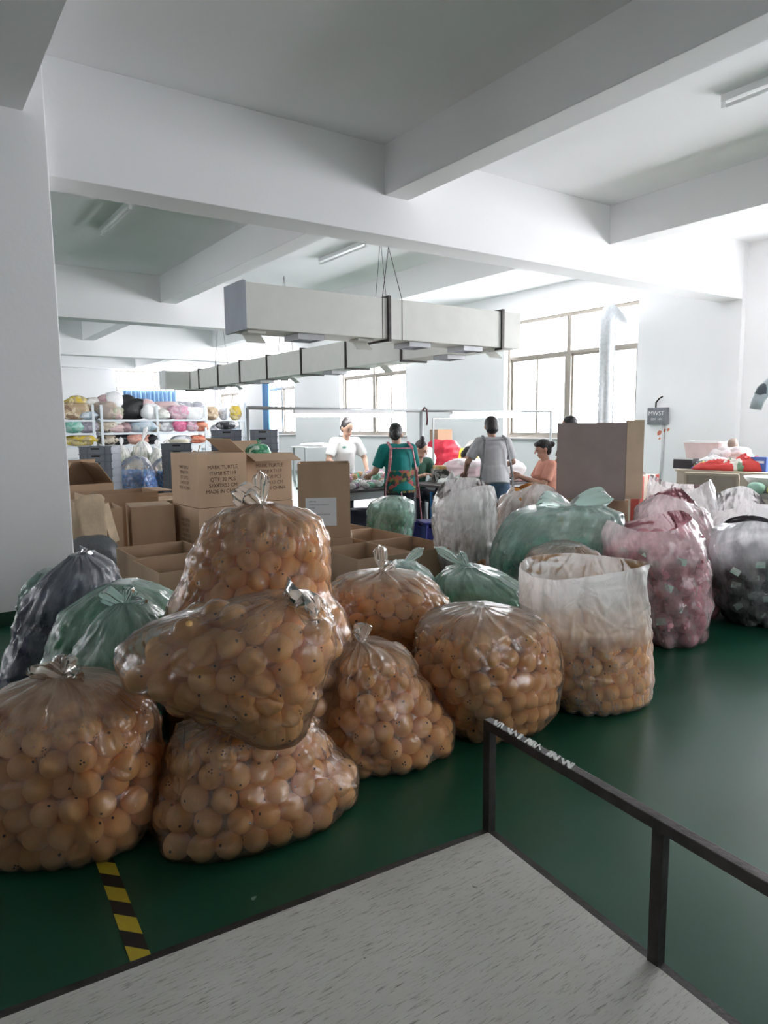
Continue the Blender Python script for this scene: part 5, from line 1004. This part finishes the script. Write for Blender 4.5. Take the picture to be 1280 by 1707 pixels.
def person(label, loc, rz, P, shirt, legs, hair='bun', skin=SKIN, sleeve=.8, shorts=False, bare=None, straps=None, scarf=False, band=None):
    """P: joint positions, person faces +y, x to the right hand"""
    root = thing('person', label, 'person', loc, rz); V = Vector
    pv, ch, nk, hd = V(P['pelvis']), V(P['chest']), V(P['neck']), V(P['head'])
    sl, sr, el, er, wl, wr = (V(P[k]) for k in ('sl', 'sr', 'el', 'er', 'wl', 'wr')); kl, kr, al, ar = (V(P[k]) for k in ('kl', 'kr', 'al', 'ar'))
    up = (nk-pv).normalized(); fw = V(P.get('face', (0, 1, 0))).normalized(); hu = V(P.get('hup', (0, 0, 1))); hr_ = fw.cross(hu).normalized(); hu = hr_.cross(fw); HM = Matrix((hr_, fw, hu)).transposed()
    wa = pv.lerp(ch, .45); hipL = pv+V((-.085, 0, -.03)); hipR = pv+V((.085, 0, -.03)); TM = V((0, 0, 1)).rotation_difference(up).to_matrix()
    b = MB()
    b.ell(pv, (.165, .115, .12), 16, 10, rot=TM); b.ell(wa, (.14, .10, .14), 16, 10, rot=TM); b.ell(ch, (.155, .105, .16), 16, 10, rot=TM); b.cap(sl, sr, .055, .055); b.cap(nk-up*.06, nk.lerp(hd, .5), .052, .048)
    b.ell(hd+HM @ V((0, -.008, .02)), (.074, .092, .098), 18, 12, rot=HM); b.ell(hd+HM @ V((0, .022, -.062)), (.052, .058, .055), 14, 9, rot=HM)
    b.cap(hd+HM @ V((0, .085, .012)), hd+HM @ V((0, .104, -.022)), .009, .013, 8, 3)
    for s in (-1, 1): b.ell(hd+HM @ V((s*.076, -.012, -.008)), (.012, .02, .03), 8, 6, rot=HM)
    for (s, e, w) in ((sl, el, wl), (sr, er, wr)):
        b.cap(s, e, .046, .038); b.cap(e, w, .038, .024)
    hd_dir = lambda e, w, k: V(P[k]) if k in P else (w-e)
    hand(b, wl, hd_dir(el, wl, 'hl'), P.get('nl', (0, 0, -1)), 1, -1); hand(b, wr, hd_dir(er, wr, 'hr'), P.get('nr', (0, 0, -1)), 1, 1)
    for (h, k, a) in ((hipL, kl, al), (hipR, kr, ar)):
        b.cap(h, k, .082, .052); b.cap(k, k.lerp(a, .35), .05, .052); b.cap(k.lerp(a, .35), a, .052, .033); f = V(P.get('foot', (0, 1, 0))); b.cap(a+V((0, 0, -.035)), a+f*.14+V((0, 0, -.05)), .036, .028)
    remesh(b, 'body', .0075, 3, skin, root)
    # clothing
    c = MB(); c.ell(ch, (.178, .128, .18), 18, 12, rot=TM); c.cap(sl, sr, .068, .068); hem = pv-up*.05
    c.tube([nk-up*.05, ch+up*.02, wa, hem], [.075, .15, .158, .178], 20); c.ell(wa, (.165, .128, .2), 18, 10, rot=TM); c.tube([wa-up*.02, hem-up*.02], [.168, .182], 20)
    for (s, e) in ((sl, el), (sr, er)): c.tube([s, s.lerp(e, .4), s.lerp(e, sleeve)], [.068, .068, .066], 14)
    so = remesh(c, 'shirt', .011, 4, shirt, root)
    t = MB(); t.ell(pv, (.178, .128, .12), 16, 10, rot=TM)
    for (h, k, a) in ((hipL, kl, al), (hipR, kr, ar)):
        if shorts: t.tube([h+V((0, 0, .05)), h.lerp(k, .3), h.lerp(k, .62)], [.10, .102, .092], 16)
        else: t.tube([h+V((0, 0, .05)), h.lerp(k, .3), k, k.lerp(a, .5), k.lerp(a, .93)], [.098, .096, .07, .066, .058], 16); t.ell(k, (.07, .07, .07))
    remesh(t, 'shorts' if shorts else 'trousers', .011, 3, legs, root)
    hb = MB(); hb.ell(hd+HM @ V((0, -.022, .038)), (.082, .094, .092), 18, 12, rot=HM); hb.ell(hd+HM @ V((0, -.055, -.01)), (.074, .058, .08), 14, 9, rot=HM)
    if hair == 'bun': hb.ell(hd+HM @ V((0, -.05, .14)), (.036, .036, .04), 12, 8, rot=HM)
    elif hair == 'low': hb.ell(hd+HM @ V((.01, -.11, -.03)), (.045, .04, .05), 12, 8, rot=HM)
    elif hair == 'back': hb.ell(hd+HM @ V((0, -.125, .03)), (.04, .045, .04), 12, 8, rot=HM); hb.ell(hd+HM @ V((0, .05, .075)), (.07, .045, .035), 12, 8, rot=HM)
    else: hb.ell(hd+HM @ V((0, -.04, -.04)), (.078, .07, .07), 12, 8, rot=HM)
    remesh(hb, 'hair', .009, 2, HAIR, root)
    for s in (-1, 1):
        MB().ell(hd+HM @ V((s*.03, .083, .008)), (.013, .006, .006), 8, 6, rot=HM).build('eye', BLACK, root); MB().ell(hd+HM @ V((s*.031, .084, .026)), (.018, .006, .004), 8, 5, rot=HM).build('eyebrow', HAIR, root)
    MB().ell(hd+HM @ V((0, .078, -.06)), (.022, .007, .008), 10, 6, rot=HM).build('mouth', mat('lips', (.42, .13, .12), .5), root)
    shd = MB()
    for a in (al, ar):
        f = V(P.get('foot', (0, 1, 0))); shd.cap(a+V((0, 0, -.04)), a+f*.15+V((0, 0, -.052)), .042, .036)
    remesh(shd, 'shoes', .009, 2, mat('dark_shoes', (.03, .03, .035), .6), root)
    if straps:
        q = lambda x, y, z: TM @ V((x, y, z))
        back = -.175
        bw = MB(); pts = [ch+q(-.13, back*.78, .12), ch+q(.13, back*.78, .12)]
        bw.bar(pts[0], pts[1], .03, .012)
        for s in (-1, 1):
            pa = [ch+q(s*.125, -.02, .20), ch+q(s*.13, back*.75, .12), wa+q(s*.165, back*.75, .03), pv+q(s*.195, -.08, .0), pv+q(s*.2, -.06, -.16)]
            for u, v in zip(pa[:-1], pa[1:]): bw.bar(u, v, .03, .012)
        bw.build('apron_straps', straps, root)
    if band: MB().tube([hd+HM @ V((s_, -.10+abs(s_)*.6, .055)) for s_ in (-.07, -.03, 0, .03, .07)], .008, 8).build('hair_band', band, root)
    return root, hd, HM, ch
def stand(lean=.08, hz=1.52, **kw):
    """standing pose, leaning forward a little; hz is about the height of the head centre"""
    d = dict(pelvis=(0, 0, .86), chest=(0, lean*.7, 1.17), neck=(0, lean*1.2, 1.34), head=(0, lean*1.2+.05, 1.47), sl=(-.165, lean, 1.29), sr=(.165, lean, 1.29), el=(-.23, lean+.06, 1.04), er=(.23, lean+.06, 1.04), wl=(-.17, lean+.27, .96), wr=(.17, lean+.27, .96),
             kl=(-.09, .02, .45), kr=(.09, .02, .45), al=(-.1, 0, .085), ar=(.1, 0, .085), face=(0, 1, -.35)); d.update(kw); return d
def sit(lean=.12, seat=.46, **kw):
    z = seat+.1
    d = dict(pelvis=(0, 0, z), chest=(0, lean*.7, z+.31), neck=(0, lean*1.3, z+.48), head=(0, lean*1.3+.06, z+.61), sl=(-.165, lean, z+.43), sr=(.165, lean, z+.43), el=(-.22, lean+.12, z+.2), er=(.22, lean+.12, z+.2), wl=(-.10, lean+.34, z+.27), wr=(.10, lean+.34, z+.27),
             kl=(-.1, .42, z-.02), kr=(.1, .42, z-.02), al=(-.1, .40, .085), ar=(.1, .40, .085), face=(0, 1, -.5)); d.update(kw); return d
def stool(loc, label):
    o = thing('work_stool', label, 'stool', loc); MB().bx(-.16, .16, -.16, .16, .42, .45).build('seat', mat('grey_stool', (.2, .2, .22), .5), o, bevel=.01)
    for sx in (-1, 1):
        for sy in (-1, 1): MB().bar((sx*.17, sy*.17, 0), (sx*.13, sy*.13, .42), .03).build('leg', GALV, o)
WS = mat('white_cotton', (.80, .82, .82), .8, var=.04, bump=.25, bscale=14)
TS = mat('teal_cotton', (.0, .22, .21), .75, var=.15, bump=.25, bscale=12)
GS = mat('grey_cotton', (.46, .46, .48), .85, var=.06, bump=.3, bscale=14)
DN = mat('denim', (.10, .17, .27), .85, var=.25, scale=12); NT = mat('dark_navy_trousers', (.015, .018, .03), .8)
w1, hd, HM, ch = person('person in a white t-shirt with a high bun, bending over the left table', (4.98, 8.14, 0), R(180-6), stand(.12, el=(-.27, .16, 1.06), er=(.27, .16, 1.06), wl=(-.20, .36, .92), wr=(.17, .38, .92), face=(-.10, 1, -.45)), WS, NT, 'bun', band=WHITEP)
MB().ell((.08, .255, 1.22), (.03, .006, .016), 12, 6).build('shirt_emblem', mat('green_print', (.2, .42, .35), .7), w1)
w2, *_ = person('person in a teal shirt and red edged apron seen from behind', (4.72, 6.46, 0), R(-14), stand(.04, pelvis=(0, 0, .82), chest=(0, .03, 1.11), neck=(0, .05, 1.28), head=(.0, .09, 1.40), sl=(-.17, .04, 1.23), sr=(.17, .04, 1.23), el=(-.26, .08, .98), er=(.25, .10, .98), wl=(-.24, .3, .93), wr=(.2, .32, .93), face=(.45, .8, -.3)), TS, NT, 'low', straps=mat('red_trim', (.5, .08, .12), .7, c2=(.7, .4, .45), scale=60), band=WHITEP)
af = MB(); G = []
for i in range(9):
    z = .74+i*.032; G.append([(.195*math.sin(a)*(1.02), -.17*math.cos(a)-.0, z) for a in np.linspace(-1.1, 1.1, 15)])
af.grid(G); ao = af.build('floral_apron_back', patch_mat('floral_print', [(.05, .12, .09), (.4, .2, .06), (.0, .2, .18), (.25, .28, .1), (.45, .1, .1), (.04, .06, .05)], 26, .8, 0), w2, smooth=True); s_ = ao.modifiers.new('s', 'SOLIDIFY'); s_.thickness = .006
sash = MB(); sash.bar((.2, -.1, .80), (.24, -.1, .35), .03, .008); sash.bar((-.05, -.19, .76), (-.04, -.2, .62), .015, .006); sash.build('apron_tie', mat('pink_tie', (.65, .3, .36), .7), w2)
w3, *_ = person('person in a grey t-shirt and denim shorts standing with their back turned', (5.80, 6.02, 0), R(-28), stand(.10, pelvis=(0, 0, .86), el=(-.30, .10, 1.06), wl=(-.28, .30, .93), er=(.27, .16, 1.05), wr=(.15, .38, .96), face=(0.05, 1, -.5)), GS, DN, 'short', SKIND, shorts=True, straps=mat('dark_grey_strap', (.14, .14, .15), .8, c2=(.3, .3, .3), scale=80))
person('person in a dark green top with a high bun, seated behind the pipe post', (5.98, 7.86, 0), R(180-10), sit(.16, face=(-.5, .9, -.5)), mat('dark_green_cotton', (.03, .10, .07), .8, bump=.2), NT, 'bun'); stool((5.98, 7.9, 0), 'grey stool under the seated person in dark green')
person('person in a pale grey shirt with a bun, seated and bent far forward', (6.28, 7.72, 0), R(180+52), sit(.30, seat=.48, chest=(0, .24, .86), neck=(0, .36, .98), head=(0, .47, 1.07), sl=(-.165, .32, .94), sr=(.165, .32, .94), el=(-.22, .42, .78), er=(.22, .42, .78), wl=(-.12, .56, .80), wr=(.12, .56, .80), face=(0, .8, -.75), hup=(0, .7, .6)), mat('pale_grey_cotton', (.62, .64, .68), .85, bump=.2), NT, 'bun'); stool((6.28, 7.72, 0), 'grey stool under the bent person in pale grey')
person('person in a peach t-shirt seated in profile, holding work up in both hands', (6.66, 5.92, 0), R(90-28), sit(.05, seat=.47, chest=(0, .06, .87), neck=(0, .07, 1.05), head=(0, .11, 1.19), sl=(-.16, .05, 1.0), sr=(.16, .05, 1.0), el=(-.20, .16, .77), er=(.2, .16, .77), wl=(-.06, .40, .86), wr=(.06, .40, .86), nl=(1, 0, 0), nr=(-1, 0, 0), face=(0, 1, -.25)), mat('peach_cotton', (.66, .30, .22), .8, var=.06, bump=.25, bscale=14), mat('dark_purple_trousers', (.06, .045, .07), .8), 'back', mat('warm_skin', (.52, .29, .21), .55)); stool((6.66, 5.92, 0), 'grey stool under the person in peach')
person('person standing half hidden behind the big dark carton, only the side of the head showing', (6.94, 5.75, 0), R(10), stand(.06, face=(-.6, .8, -.2)), mat('brown_cotton', (.2, .16, .14), .8), NT, 'short', mat('warm_skin', (.52, .29, .21), .55))
